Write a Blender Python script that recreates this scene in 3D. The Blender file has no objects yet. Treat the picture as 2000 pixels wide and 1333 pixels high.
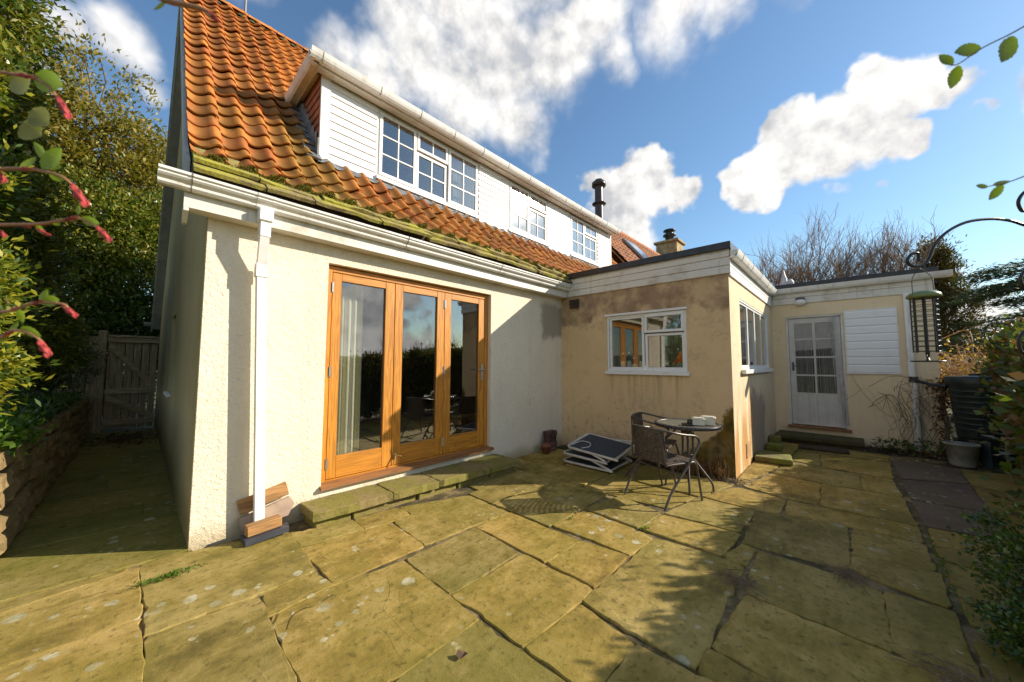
import bpy, math, random
import numpy as np
from mathutils import Vector, Matrix, Euler
R = math.radians
rng = np.random.default_rng(7)
random.seed(11)
S = bpy.context.scene
COL = S.collection

# ------------------------------------------------------------------ camera
cam_d = bpy.data.cameras.new('camera')
cam = bpy.data.objects.new('camera', cam_d)
COL.objects.link(cam)
cam_d.sensor_width = 36.0
cam_d.lens = 12.397
cam_d.clip_start = 0.05
cam_d.clip_end = 3000
cr, cu, cf = Vector((0.686392, -0.727227, 0.002769)), Vector((-0.049214, -0.042652, 0.997877)), Vector((0.725565, 0.685071, 0.065066))
mw = Matrix.Identity(4)
for i in range(3):
    mw[i][0], mw[i][1], mw[i][2] = cr[i], cu[i], -cf[i]
mw[2][3] = 1.35
cam.matrix_world = mw
cam_d.dof.use_dof = True
cam_d.dof.focus_distance = 4.5
cam_d.dof.aperture_fstop = 3.2
S.camera = cam

# ------------------------------------------------------------------ colour management
S.view_settings.view_transform = 'Standard'
S.view_settings.look = 'None'
S.view_settings.exposure = 0.62
S.view_settings.gamma = 1.0
S.view_settings.use_curve_mapping = False
S.render.engine = 'CYCLES'
S.cycles.max_bounces = 8
S.cycles.transparent_max_bounces = 16
S.cycles.caustics_reflective = False
S.cycles.caustics_refractive = False

# ------------------------------------------------------------------ sun and sky
SUN = Vector((1.0, -0.86, 0.69)).normalized()
sl = bpy.data.lights.new('sun', 'SUN')
sl.energy = 4.9
sl.angle = R(0.53)
sl.color = (1.0, 0.90, 0.75)
so = bpy.data.objects.new('sun', sl)
COL.objects.link(so)
so.rotation_euler = SUN.to_track_quat('Z', 'Y').to_euler()
so.location = (20, -17, 14)

W = bpy.data.worlds.new('World')
S.world = W
W.use_nodes = True
wn, wl = W.node_tree.nodes, W.node_tree.links
wn.clear()

def nd(t, nodes, **kw):
    n = nodes.new(t)
    for k, v in kw.items():
        setattr(n, k, v)
    return n

def build_sky():
    out = nd('ShaderNodeOutputWorld', wn)
    bg = nd('ShaderNodeBackground', wn)
    bg.inputs[1].default_value = 0.15
    sky = nd('ShaderNodeTexSky', wn, sky_type='NISHITA')
    sky.sun_disc = False
    sky.sun_elevation = math.asin(SUN.z)
    sky.sun_rotation = math.atan2(SUN.x, SUN.y)
    sky.air_density = 1.25
    sky.dust_density = 0.4
    sky.ozone_density = 2.2
    geo = nd('ShaderNodeTexCoord', wn)
    def math_n(op, a, b=None, clamp=False):
        n = nd('ShaderNodeMath', wn, operation=op, use_clamp=clamp)
        for i, v in enumerate((a, b)):
            if v is None:
                continue
            if isinstance(v, (int, float)):
                n.inputs[i].default_value = v
            else:
                wl.new(v, n.inputs[i])
        return n.outputs[0]
    def noise(scale, detail, rough=0.55, vec=None):
        n = nd('ShaderNodeTexNoise', wn)
        n.inputs['Scale'].default_value = scale
        n.inputs['Detail'].default_value = detail
        n.inputs['Roughness'].default_value = rough
        wl.new(vec if vec else geo.outputs['Generated'], n.inputs['Vector'])
        return n
    # warp the direction a little so that the clouds get ragged outlines
    wz = noise(5.0, 4, 0.6)
    sub = nd('ShaderNodeVectorMath', wn, operation='SUBTRACT'); sub.inputs[1].default_value = (.5, .5, .5)
    wl.new(wz.outputs['Color'], sub.inputs[0])
    sc = nd('ShaderNodeVectorMath', wn, operation='SCALE'); sc.inputs['Scale'].default_value = 0.16
    wl.new(sub.outputs[0], sc.inputs[0])
    add = nd('ShaderNodeVectorMath', wn, operation='ADD')
    wl.new(geo.outputs['Generated'], add.inputs[0]); wl.new(sc.outputs[0], add.inputs[1])
    def blobs(lst):
        acc = None
        for (c, r, k) in lst:
            d = nd('ShaderNodeVectorMath', wn, operation='DISTANCE'); d.inputs[1].default_value = c
            wl.new(add.outputs[0], d.inputs[0])
            m = nd('ShaderNodeMapRange', wn, interpolation_type='SMOOTHSTEP')
            m.inputs['From Min'].default_value = r * 1.35; m.inputs['From Max'].default_value = r * 0.15
            m.inputs['To Max'].default_value = k
            wl.new(d.outputs['Value'], m.inputs['Value'])
            acc = m.outputs[0] if acc is None else math_n('MAXIMUM', acc, m.outputs[0])
        return acc
    def rng_(v, a, b, c=0.0, d=1.0):
        m = nd('ShaderNodeMapRange', wn, interpolation_type='SMOOTHSTEP')
        for k, q in zip(('From Min', 'From Max', 'To Min', 'To Max'), (a, b, c, d)): m.inputs[k].default_value = q
        wl.new(v, m.inputs['Value'])
        return m.outputs[0]
    crisp, soft = blobs([((0.9079, 0.1509, 0.391), 0.0561, 1), ((0.9091, 0.1039, 0.4034), 0.0752, 1), ((0.9075, 0.0438, 0.4178), 0.0911, 1), ((0.9004, -0.0175, 0.4348), 0.0804, 1), ((0.9022, -0.0707, 0.4256), 0.0623, 1), ((0.9118, -0.0979, 0.3987), 0.0389, 1), ((0.8768, 0.0633, 0.4766), 0.0508, 1), ((0.863, -0.0658, 0.5009), 0.0437, 1), ((0.8792, -0.1068, 0.4643), 0.0671, 1), ((0.8805, -0.1497, 0.4498), 0.0476, 1), ((0.9004, -0.1802, 0.396), 0.023, 0.6), ((0.8193, 0.3996, 0.4111), 0.0959, 1), ((0.832, 0.3256, 0.4491), 0.0918, 1), ((0.8664, 0.2667, 0.4221), 0.0602, 1), ((0.7737, 0.4457, 0.4503), 0.0446, 0.8), ((0.8079, 0.3148, 0.4982), 0.0477, 1), ((0.8547, 0.3832, 0.3503), 0.0714, 0.7), ((0.9348, 0.1096, 0.3379), 0.0328, 0.55), ((0.9434, 0.0096, 0.3316), 0.0297, 0.5), ((0.9424, -0.0416, 0.3318), 0.0234, 0.5), ((0.8797, -0.2691, 0.3922), 0.0784, 0.8)]), blobs([((-0.1512, 0.8662, 0.4763), 0.0493, 0.75), ((-0.1007, 0.853, 0.5121), 0.0488, 0.85), ((-0.0369, 0.8523, 0.5218), 0.0564, 0.8), ((0.002, 0.8745, 0.4849), 0.0352, 0.6), ((-0.1341, 0.8892, 0.4375), 0.0413, 0.6), ((0.2356, 0.7427, 0.6268), 0.061, 0.7), ((0.3116, 0.7218, 0.618), 0.0857, 0.95), ((0.3807, 0.6522, 0.6555), 0.1166, 1), ((0.4795, 0.6169, 0.6242), 0.1318, 1), ((0.522, 0.5265, 0.671), 0.1396, 1), ((0.593, 0.4386, 0.6753), 0.123, 1), ((0.5971, 0.5489, 0.5849), 0.1016, 0.95), ((0.6064, 0.3563, 0.7109), 0.1074, 0.9), ((0.4203, 0.5442, 0.726), 0.1212, 0.9), ((0.3163, 0.6445, 0.6961), 0.0794, 0.8), ((0.6645, 0.3539, 0.6581), 0.0633, 0.7), ((0.6542, 0.5161, 0.5529), 0.0592, 0.6), ((0.6841, 0.2007, 0.7012), 0.1039, 0.8), ((0.7388, 0.1193, 0.6632), 0.075, 0.75), ((0.7567, 0.0455, 0.6521), 0.0534, 0.6), ((0.8722, 0.3713, 0.3185), 0.078, 0.7), ((0.978, -0.1931, 0.0794), 0.0561, 0.85), ((0.9786, -0.1538, 0.1368), 0.0462, 0.5), ((0.0389, 0.7128, 0.7002), 0.0943, 0.8), ((-0.2182, 0.8823, 0.4171), 0.0758, 0.8), ((0.4302, 0.4091, 0.8047), 0.1942, 0.9)])
    # clouds behind the camera, their cover raised to add neutral fill light
    f0 = noise(2.6, 6, 0.58)
    back = nd('ShaderNodeVectorMath', wn, operation='DOT_PRODUCT'); back.inputs[1].default_value = tuple(-cf)
    wl.new(geo.outputs['Generated'], back.inputs[0])
    crisp = math_n('MAXIMUM', crisp, math_n('MULTIPLY', rng_(f0.outputs['Fac'], .44, .66), rng_(back.outputs['Value'], -.25, .1)))
    f1 = noise(7.0, 12, 0.56)
    shift = nd('ShaderNodeVectorMath', wn, operation='ADD'); shift.inputs[1].default_value = tuple(SUN * .022 + Vector((0, 0, .018)))
    wl.new(geo.outputs['Generated'], shift.inputs[0])
    f1b = noise(7.0, 12, 0.56, shift.outputs[0])
    n1 = math_n('SUBTRACT', f1.outputs['Fac'], .5)
    m1 = math_n('MULTIPLY', rng_(math_n('ADD', crisp, math_n('MULTIPLY', n1, 1.5)), .28, .62), math_n('GREATER_THAN', crisp, 0.0))
    m2 = math_n('MULTIPLY', rng_(math_n('ADD', soft, math_n('MULTIPLY', n1, 1.1)), .10, .95), rng_(soft, 0.0, .12))
    mk = math_n('MAXIMUM', m1, m2)
    # cloud shading: lit billows, greyer undersides and hearts
    lit = math_n('MULTIPLY', math_n('SUBTRACT', f1.outputs['Fac'], f1b.outputs['Fac']), 3.0)
    f2 = noise(3.6, 5, 0.6)
    sh = math_n('ADD', math_n('ADD', math_n('MULTIPLY', f2.outputs['Fac'], 1.3), .03), lit)
    cr_ = nd('ShaderNodeValToRGB', wn)
    cr_.color_ramp.elements[0].position = 0.34; cr_.color_ramp.elements[0].color = (2.6, 2.65, 2.75, 1)
    cr_.color_ramp.elements[1].position = 0.95; cr_.color_ramp.elements[1].color = (5.0, 4.85, 4.65, 1)
    wl.new(sh, cr_.inputs[0])
    # deepen the blue as a polarised sky would be
    tint = nd('ShaderNodeMixRGB', wn, blend_type='MULTIPLY'); tint.inputs[0].default_value = 1.0
    tint.inputs[2].default_value = (0.53, 0.64, 0.71, 1)
    wl.new(sky.outputs[0], tint.inputs[1])
    mix = nd('ShaderNodeMixRGB', wn)
    wl.new(mk, mix.inputs[0]); wl.new(tint.outputs[0], mix.inputs[1]); wl.new(cr_.outputs[0], mix.inputs[2])
    wl.new(mix.outputs[0], bg.inputs[0])
    wl.new(bg.outputs[0], out.inputs[0])
build_sky()

# ------------------------------------------------------------------ object helpers
def off(o):
    v = Vector((0, 0, 0))
    while o is not None:
        v += o.location
        o = o.parent
    return v

class MB:
    """collects shapes in world coordinates and links them as ONE mesh object"""
    def __init__(s):
        s.v, s.f, s.sm = [], [], []
    def add(s, vs, fs, smooth=False):
        b = len(s.v)
        s.v += [tuple(p) for p in vs]
        s.f += [tuple(b + i for i in f) for f in fs]
        s.sm += [smooth] * len(fs)
        return s
    def box(s, a, b, bev=0.0, M=None):
        lo = [min(a[i], b[i]) for i in range(3)]; hi = [max(a[i], b[i]) for i in range(3)]
        if bev <= 0:
            vs = [Vector((x, y, z)) for z in (lo[2], hi[2]) for y in (lo[1], hi[1]) for x in (lo[0], hi[0])]
            fs = [(0, 2, 3, 1), (4, 5, 7, 6), (0, 1, 5, 4), (2, 6, 7, 3), (0, 4, 6, 2), (1, 3, 7, 5)]
        else:
            vs = []; idx = {}
            for sx in (0, 1):
                for sy in (0, 1):
                    for sz in (0, 1):
                        c = [(lo, hi)[k][j] for j, k in enumerate((sx, sy, sz))]
                        sg = [1 if k == 0 else -1 for k in (sx, sy, sz)]
                        for ax in range(3):
                            p = list(c)
                            for j in range(3):
                                if j != ax:
                                    p[j] += sg[j] * bev
                            idx[(sx, sy, sz, ax)] = len(vs); vs.append(Vector(p))
            fs = []
            for ax in range(3):
                o = [j for j in range(3) if j != ax]
                for e in (0, 1):
                    q = []
                    for (p, r) in ((0, 0), (1, 0), (1, 1), (0, 1)):
                        k = [0, 0, 0]; k[ax] = e; k[o[0]] = p; k[o[1]] = r
                        q.append(idx[(k[0], k[1], k[2], ax)])
                    fs.append(tuple(q))
            for ax in range(3):
                o = [j for j in range(3) if j != ax]
                for p in (0, 1):
                    for r in (0, 1):
                        k0 = [0, 0, 0]; k0[o[0]] = p; k0[o[1]] = r
                        k1 = list(k0); k1[ax] = 1
                        fs.append((idx[(*k0, o[0])], idx[(*k1, o[0])], idx[(*k1, o[1])], idx[(*k0, o[1])]))
            for sx in (0, 1):
                for sy in (0, 1):
                    for sz in (0, 1):
                        fs.append(tuple(idx[(sx, sy, sz, a)] for a in range(3)))
        if M is not None:
            vs = [M @ p for p in vs]
        return s.add(vs, fs)
    def tube(s, pts, r, n=6, cap=True, smooth=True):
        pts = [Vector(p) for p in pts]
        rs = r if isinstance(r, (list, tuple)) else [r] * len(pts)
        vs, fs = [], []
        up = None
        for i, p in enumerate(pts):
            t = (pts[min(i + 1, len(pts) - 1)] - pts[max(i - 1, 0)])
            if t.length < 1e-9:
                t = Vector((0, 0, 1))
            t.normalize()
            if up is None:
                up = t.orthogonal().normalized()
            up = (up - t * up.dot(t))
            up = up.normalized() if up.length > 1e-6 else t.orthogonal().normalized()
            bi = t.cross(up)
            for k in range(n):
                a = 2 * math.pi * k / n
                vs.append(p + (up * math.cos(a) + bi * math.sin(a)) * rs[i])
        for i in range(len(pts) - 1):
            for k in range(n):
                a, b = i * n + k, i * n + (k + 1) % n
                fs.append((a, b, b + n, a + n))
        s.add(vs, fs, smooth)
        if cap:
            s.add([vs[k] for k in range(n)], [tuple(range(n))[::-1]])
            s.add([vs[-n + k] for k in range(n)], [tuple(range(n))])
        return s
    def lathe(s, c, prof, n=20, smooth=True, M=None):
        vs, fs = [], []
        for (r, z) in prof:
            for k in range(n):
                a = 2 * math.pi * k / n
                v = Vector((r * math.cos(a), r * math.sin(a), z))
                if M is not None:
                    v = M @ v
                vs.append(Vector(c) + v)
        for i in range(len(prof) - 1):
            for k in range(n):
                a, b = i * n + k, i * n + (k + 1) % n
                fs.append((a, b, b + n, a + n))
        return s.add(vs, fs, smooth)
    def prism(s, poly, d):
        """polygon (3-D points) pushed along the vector d"""
        n = len(poly); d = Vector(d)
        vs = [Vector(p) for p in poly] + [Vector(p) + d for p in poly]
        fs = [tuple(range(n))[::-1], tuple(range(n, 2 * n))]
        fs += [(i, (i + 1) % n, n + (i + 1) % n, n + i) for i in range(n)]
        return s.add(vs, fs)
    def quad(s, *p):
        return s.add(p, [tuple(range(len(p)))])
    def build(s, name, mat, parent=None, label=None, kind=None, fixn=True):
        me = bpy.data.meshes.new(name)
        o = bpy.data.objects.new(name, me)
        ofs = off(parent) if parent else Vector((0, 0, 0))
        me.from_pydata([(p[0] - ofs.x, p[1] - ofs.y, p[2] - ofs.z) for p in s.v], [], s.f)
        me.polygons.foreach_set('use_smooth', s.sm)
        if fixn and len(s.f) < 6000:
            import bmesh
            bm = bmesh.new(); bm.from_mesh(me)
            bmesh.ops.recalc_face_normals(bm, faces=bm.faces)
            bm.to_mesh(me); bm.free()
        if mat:
            me.materials.append(mat)
        COL.objects.link(o)
        if parent:
            o.parent = parent
        if label:
            o['label'] = label
        if kind:
            o['kind'] = kind
        return o

def link(name, me, parent, loc, rot=None, label=None):
    """another object on a shared mesh; loc is a world position"""
    o = bpy.data.objects.new(name, me)
    COL.objects.link(o)
    o.parent = parent
    o.location = Vector(loc) - (off(parent) if parent else Vector())
    if rot is not None:
        o.rotation_euler = rot
    if label:
        o['label'] = label
    return o

def thing(name, label, cat, loc=(0, 0, 0), group=None):
    o = bpy.data.objects.new(name, None)
    o.empty_display_size = 0.1
    COL.objects.link(o)
    o.location = loc
    o['label'] = label; o['category'] = cat
    if group:
        o['group'] = group
    return o

def tag(o, label, cat, group=None):
    o['label'] = label; o['category'] = cat
    if group:
        o['group'] = group
    return o

def copy_tree(o, parent=None):
    c = o.copy(); COL.objects.link(c); c.parent = parent
    for ch in [x for x in bpy.data.objects if x.parent == o]:
        copy_tree(ch, c)
    return c

def catmull(pts, n=6):
    pts = [Vector(p) for p in pts]
    P = [pts[0] * 2 - pts[1]] + pts + [pts[-1] * 2 - pts[-2]]
    out = []
    for i in range(1, len(P) - 2):
        for k in range(n):
            t = k / n
            a, b, c, d = P[i - 1], P[i], P[i + 1], P[i + 2]
            out.append(0.5 * ((2 * b) + (c - a) * t + (2 * a - 5 * b + 4 * c - d) * t * t + (3 * b - a - 3 * c + d) * t ** 3))
    out.append(pts[-1])
    return out

def wall_grid(mb, P, u0, u1, z0, z1, holes, t):
    """a wall of thickness t with rectangular openings; P(u, d, z) gives the point at depth d"""
    us = sorted({u0, u1, *[h[0] for h in holes], *[h[1] for h in holes]})
    zs = sorted({z0, z1, *[h[2] for h in holes], *[h[3] for h in holes]})
    def solid(i, j):
        if i < 0 or j < 0 or i >= len(us) - 1 or j >= len(zs) - 1:
            return False
        u, z = (us[i] + us[i + 1]) / 2, (zs[j] + zs[j + 1]) / 2
        return not any(h[0] < u < h[1] and h[2] < z < h[3] for h in holes)
    for i in range(len(us) - 1):
        for j in range(len(zs) - 1):
            if not solid(i, j):
                continue
            a, b, c, d = us[i], us[i + 1], zs[j], zs[j + 1]
            for dep in (0, t):
                mb.quad(P(a, dep, c), P(b, dep, c), P(b, dep, d), P(a, dep, d))
            if not solid(i - 1, j): mb.quad(P(a, 0, c), P(a, t, c), P(a, t, d), P(a, 0, d))
            if not solid(i + 1, j): mb.quad(P(b, 0, c), P(b, t, c), P(b, t, d), P(b, 0, d))
            if not solid(i, j - 1): mb.quad(P(a, 0, c), P(b, 0, c), P(b, t, c), P(a, t, c))
            if not solid(i, j + 1): mb.quad(P(a, 0, d), P(b, 0, d), P(b, t, d), P(a, t, d))
    return mb

# ------------------------------------------------------------------ materials
class Mt:
    def __init__(s, name):
        s.m = bpy.data.materials.new(name)
        s.m.use_nodes = True
        s.n, s.l = s.m.node_tree.nodes, s.m.node_tree.links
        s.b = s.n['Principled BSDF']
        s.out = s.n['Material Output']
        s._geo = s._tc = s._oi = None
    def set(s, **k):
        for a, v in k.items():
            i = s.b.inputs[a.replace('_', ' ')]
            if hasattr(v, 'is_output'):
                s.l.new(v, i)
            else:
                i.default_value = v if not (isinstance(v, tuple) and len(v) == 3) else (*v, 1)
        return s
    @property
    def pos(s):
        if not s._geo: s._geo = s.n.new('ShaderNodeNewGeometry')
        return s._geo.outputs['Position']
    @property
    def island(s):
        s.pos
        return s._geo.outputs['Random Per Island']
    @property
    def obj(s):
        if not s._tc: s._tc = s.n.new('ShaderNodeTexCoord')
        return s._tc.outputs['Object']
    @property
    def rand(s):
        if not s._oi: s._oi = s.n.new('ShaderNodeObjectInfo')
        return s._oi.outputs['Random']
    def con(s, v, i):
        if hasattr(v, 'is_output'): s.l.new(v, i)
        elif isinstance(v, tuple) and len(v) == 3 and i.type == 'RGBA': i.default_value = (*v, 1)
        else: i.default_value = v
    def math(s, op, a, b=0.0, clamp=False):
        n = s.n.new('ShaderNodeMath'); n.operation = op; n.use_clamp = clamp
        s.con(a, n.inputs[0]); s.con(b, n.inputs[1])
        return n.outputs[0]
    def scale(s, v, k, add=None):
        n = s.n.new('ShaderNodeVectorMath'); n.operation = 'MULTIPLY'; s.con(v, n.inputs[0]); n.inputs[1].default_value = k
        if add is None: return n.outputs[0]
        a = s.n.new('ShaderNodeVectorMath'); a.operation = 'ADD'; s.l.new(n.outputs[0], a.inputs[0]); s.con(add, a.inputs[1])
        return a.outputs[0]
    def noise(s, scale, detail=4, rough=0.55, v=None, dist=0.0, out='Fac'):
        n = s.n.new('ShaderNodeTexNoise')
        n.inputs['Scale'].default_value = scale; n.inputs['Detail'].default_value = detail
        n.inputs['Roughness'].default_value = rough; n.inputs['Distortion'].default_value = dist
        s.l.new(v if v is not None else s.pos, n.inputs['Vector'])
        return n.outputs[out]
    def voro(s, scale, feature='F1', v=None, out='Distance', rand=1.0):
        n = s.n.new('ShaderNodeTexVoronoi'); n.feature = feature
        n.inputs['Scale'].default_value = scale; n.inputs['Randomness'].default_value = rand
        s.l.new(v if v is not None else s.pos, n.inputs['Vector'])
        return n.outputs[out]
    def ramp(s, f, stops, interp='LINEAR'):
        n = s.n.new('ShaderNodeValToRGB'); r = n.color_ramp; r.interpolation = interp
        while len(r.elements) < len(stops): r.elements.new(0.5)
        for e, (p, c) in zip(r.elements, stops):
            e.position = p; e.color = (*c, 1) if isinstance(c, tuple) else (c, c, c, 1)
        s.con(f, n.inputs[0])
        return n.outputs[0]
    def mr(s, f, a, b, c=0.0, d=1.0, smooth=True):
        n = s.n.new('ShaderNodeMapRange'); n.interpolation_type = 'SMOOTHSTEP' if smooth else 'LINEAR'
        for k, v in zip(('From Min', 'From Max', 'To Min', 'To Max'), (a, b, c, d)): n.inputs[k].default_value = v
        s.con(f, n.inputs['Value'])
        return n.outputs[0]
    def mix(s, f, a, b, mode='MIX'):
        n = s.n.new('ShaderNodeMixRGB'); n.blend_type = mode
        s.con(f, n.inputs[0]); s.con(a, n.inputs[1]); s.con(b, n.inputs[2])
        return n.outputs[0]
    def sep(s, v):
        n = s.n.new('ShaderNodeSeparateXYZ'); s.l.new(v, n.inputs[0]); return n.outputs
    def bump(s, h, strength=0.5, dist=0.01, chain=None):
        n = s.n.new('ShaderNodeBump'); n.inputs['Strength'].default_value = strength; n.inputs['Distance'].default_value = dist
        s.l.new(h, n.inputs['Height'])
        if chain is not None: s.l.new(chain, n.inputs['Normal'])
        s.l.new(n.outputs[0], s.b.inputs['Normal'])
        return n.outputs[0]

def simple(name, c, rough=0.6, var=0.12, sc=8.0, bump=0.0, bsc=60.0, metal=0.0, rnd=0.0, spec=0.4):
    m = Mt(name)
    a = m.noise(sc, 5, v=m.obj)
    col = m.mix(m.mr(a, 0.3, 0.7), tuple(x * (1 - var) for x in c), tuple(min(1, x * (1 + var)) for x in c))
    if rnd:
        col = m.mix(1.0, col, m.ramp(m.rand, [(0, 1 - rnd), (1, 1 + rnd)]), 'MULTIPLY')
    m.set(Base_Color=col, Roughness=rough, Metallic=metal)
    m.b.inputs['Specular IOR Level'].default_value = spec
    if bump: m.bump(m.noise(bsc, 4, v=m.obj), bump, 0.004)
    return m.m

def m_render(name, base, kind):
    m = Mt(name)
    x, y, z = m.sep(m.pos)
    big = m.noise(1.1, 5, 0.6)
    fine = m.noise(14, 5, 0.6)
    col = m.mix(m.mr(big, 0.3, 0.72), tuple(c * 0.90 for c in base), base)
    col = m.mix(m.math('MULTIPLY', m.mr(fine, 0.5, 0.75), 0.25), col, tuple(c * 0.72 for c in base))
    wob = m.math('MULTIPLY', m.math('SUBTRACT', m.noise(2.3, 6, 0.62), 0.5), 1.0)
    if kind == 'kitchen':
        # brown-grey bare patch under the boards, ragged lower edge
        e = m.math('ADD', z, m.math('MULTIPLY', wob, 0.55))
        e = m.math('SUBTRACT', e, m.math('MULTIPLY', m.mr(y, 2.2, 3.4), -0.08))
        top = m.mr(m.math('ADD', e, m.math('MULTIPLY', m.math('SUBTRACT', m.noise(26, 4, .7), .5), .14)), 2.03, 2.13)
        ptc = m.mix(m.mr(m.noise(6, 5), .35, .7), (0.36, 0.245, 0.155), (0.25, 0.16, 0.095))
        col = m.mix(m.math('MULTIPLY', top, m.mr(m.noise(2.4, 6, .65), .36, .60, .25, .95)), col, ptc)
        # lighter touched-up ring round the window
        # green-brown damp rising at the outer corner
        d = m.math('ADD', m.math('MULTIPLY', m.math('SUBTRACT', 1.62, y), 0.9), m.math('SUBTRACT', 0.55, m.math('MULTIPLY', z, 0.75)))
        d = m.math('ADD', d, m.math('MULTIPLY', wob, 0.9))
        dm = m.math('MULTIPLY', m.mr(d, 0.42, 0.52), m.mr(y, 1.9, 1.6))
        moss = m.mix(m.mr(m.noise(7, 5), .4, .65), (0.20, 0.125, 0.02), (0.085, 0.06, 0.016))
        col = m.mix(m.math('MULTIPLY', dm, m.mr(z, 1.15, 0.75)), col, moss)
        dr = m.math('MULTIPLY', m.mr(m.noise(1.0, 5, .65, v=m.scale(m.pos, (14, 14, .7))), .46, .66), m.mr(z, .55, 1.2))
        dr = m.math('MULTIPLY', dr, m.math('MULTIPLY', m.mr(z, 1.26, 1.2), m.math('MULTIPLY', m.mr(y, 1.42, 1.55), m.mr(y, 2.78, 2.64))))
        col = m.mix(m.math('MULTIPLY', dr, .55), col, (0.30, 0.21, 0.11))
        gy_ = m.math('MULTIPLY', m.mr(m.noise(1.6, 6, .65, v=m.scale(m.pos, (1, 1, 1.4))), .50, .62), m.mr(m.noise(16, 4, .65), .35, .6))
        col = m.mix(m.math('MULTIPLY', gy_, .35), col, (0.36, 0.29, 0.19))
        dn = m.math('MULTIPLY', m.mr(m.noise(9, 6, .7), .55, .66), m.mr(z, 1.1, .2))
        col = m.mix(m.math('MULTIPLY', dn, .55), col, (0.17, 0.125, 0.06))
    if kind == 'main':
        # damp grey patch in the inner corner, dirt at the foot
        g = m.math('MULTIPLY', m.mr(m.math('ADD', x, m.math('MULTIPLY', wob, .5)), 4.38, 4.5), m.mr(m.math('ADD', z, m.math('MULTIPLY', wob, .5)), 1.72, 1.85))
        g = m.math('MULTIPLY', g, m.mr(m.math('ADD', z, m.math('MULTIPLY', wob, .4)), 2.42, 2.28))
        col = m.mix(m.math('MULTIPLY', g, .8), col, (0.30, 0.245, 0.185))
        ft = m.mr(m.math('ADD', z, m.math('MULTIPLY', wob, .35)), 0.20, -0.02)
        col = m.mix(m.math('MULTIPLY', ft, .75), col, (0.36, 0.28, 0.13))
    if kind == 'gable':
        col = m.mix(m.math('MULTIPLY', m.mr(m.noise(1.1, 5, v=m.scale(m.pos, (1, .45, .4))), .36, .68), .65), col, (0.30, 0.25, 0.09))
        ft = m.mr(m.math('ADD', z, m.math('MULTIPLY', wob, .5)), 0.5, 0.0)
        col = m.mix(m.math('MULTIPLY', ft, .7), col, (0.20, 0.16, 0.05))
    if kind == 'side':
        pk = m.math('MULTIPLY', m.mr(m.math('ADD', x, wob), 6.0, 6.1), m.mr(m.math('ADD', z, m.math('MULTIPLY', wob, .8)), 1.0, .85))
        pk = m.math('MULTIPLY', pk, m.mr(m.math('ADD', x, m.math('MULTIPLY', wob, 1.5)), 7.3, 7.1))
        col = m.mix(m.math('MULTIPLY', pk, .85), col, (0.36, 0.27, 0.21))
        rust = m.math('MULTIPLY', m.mr(m.noise(4.0, 5, v=m.scale(m.pos, (1, 1, .18))), .38, .56), m.mr(m.math('ADD', z, wob), 1.25, .5))
        rust = m.math('MULTIPLY', rust, m.mr(x, 6.4, 5.9))
        col = m.mix(m.math('MULTIPLY', rust, .85), col, (0.48, 0.24, 0.05))
    # rain streaks, grime in the stipple, a few hairline cracks
    rs = m.noise(1.0, 5, .6, v=m.scale(m.pos, (9, 9 if kind in ('kitchen', 'wing') else 1.5, .55)))
    col = m.mix(m.math('MULTIPLY', m.mr(rs, .52, .74), .30), col, tuple(c * .66 for c in base))
    gm = m.math('MULTIPLY', m.mr(m.noise(42, 3, .6), .56, .72), m.mr(m.noise(.9, 4), .42, .62, .15, .7))
    col = m.mix(m.math('MULTIPLY', gm, .45), col, tuple(c * .5 for c in base))
    hc = m.math('ABSOLUTE', m.math('SUBTRACT', m.noise(.8, 6, .62), .5))
    hk = m.math('MULTIPLY', m.mr(hc, .0022, .0004), m.mr(m.noise(1.3, 3), .55, .62))
    col = m.mix(m.math('MULTIPLY', hk, .6), col, tuple(c * .3 for c in base))
    m.set(Base_Color=col, Roughness=0.9)
    m.b.inputs['Specular IOR Level'].default_value = 0.15
    h = m.math('ADD', m.math('MULTIPLY', m.noise(38, 3, 0.5, dist=0.6), 0.8), m.math('MULTIPLY', m.noise(120, 2), 0.25))
    h2 = m.noise(3.0, 2)
    b = m.bump(h2, 0.25, 0.03)
    m.bump(h, 0.85 if kind in ('main', 'gable') else 0.5, 0.014, b)
    return m.m

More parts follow.
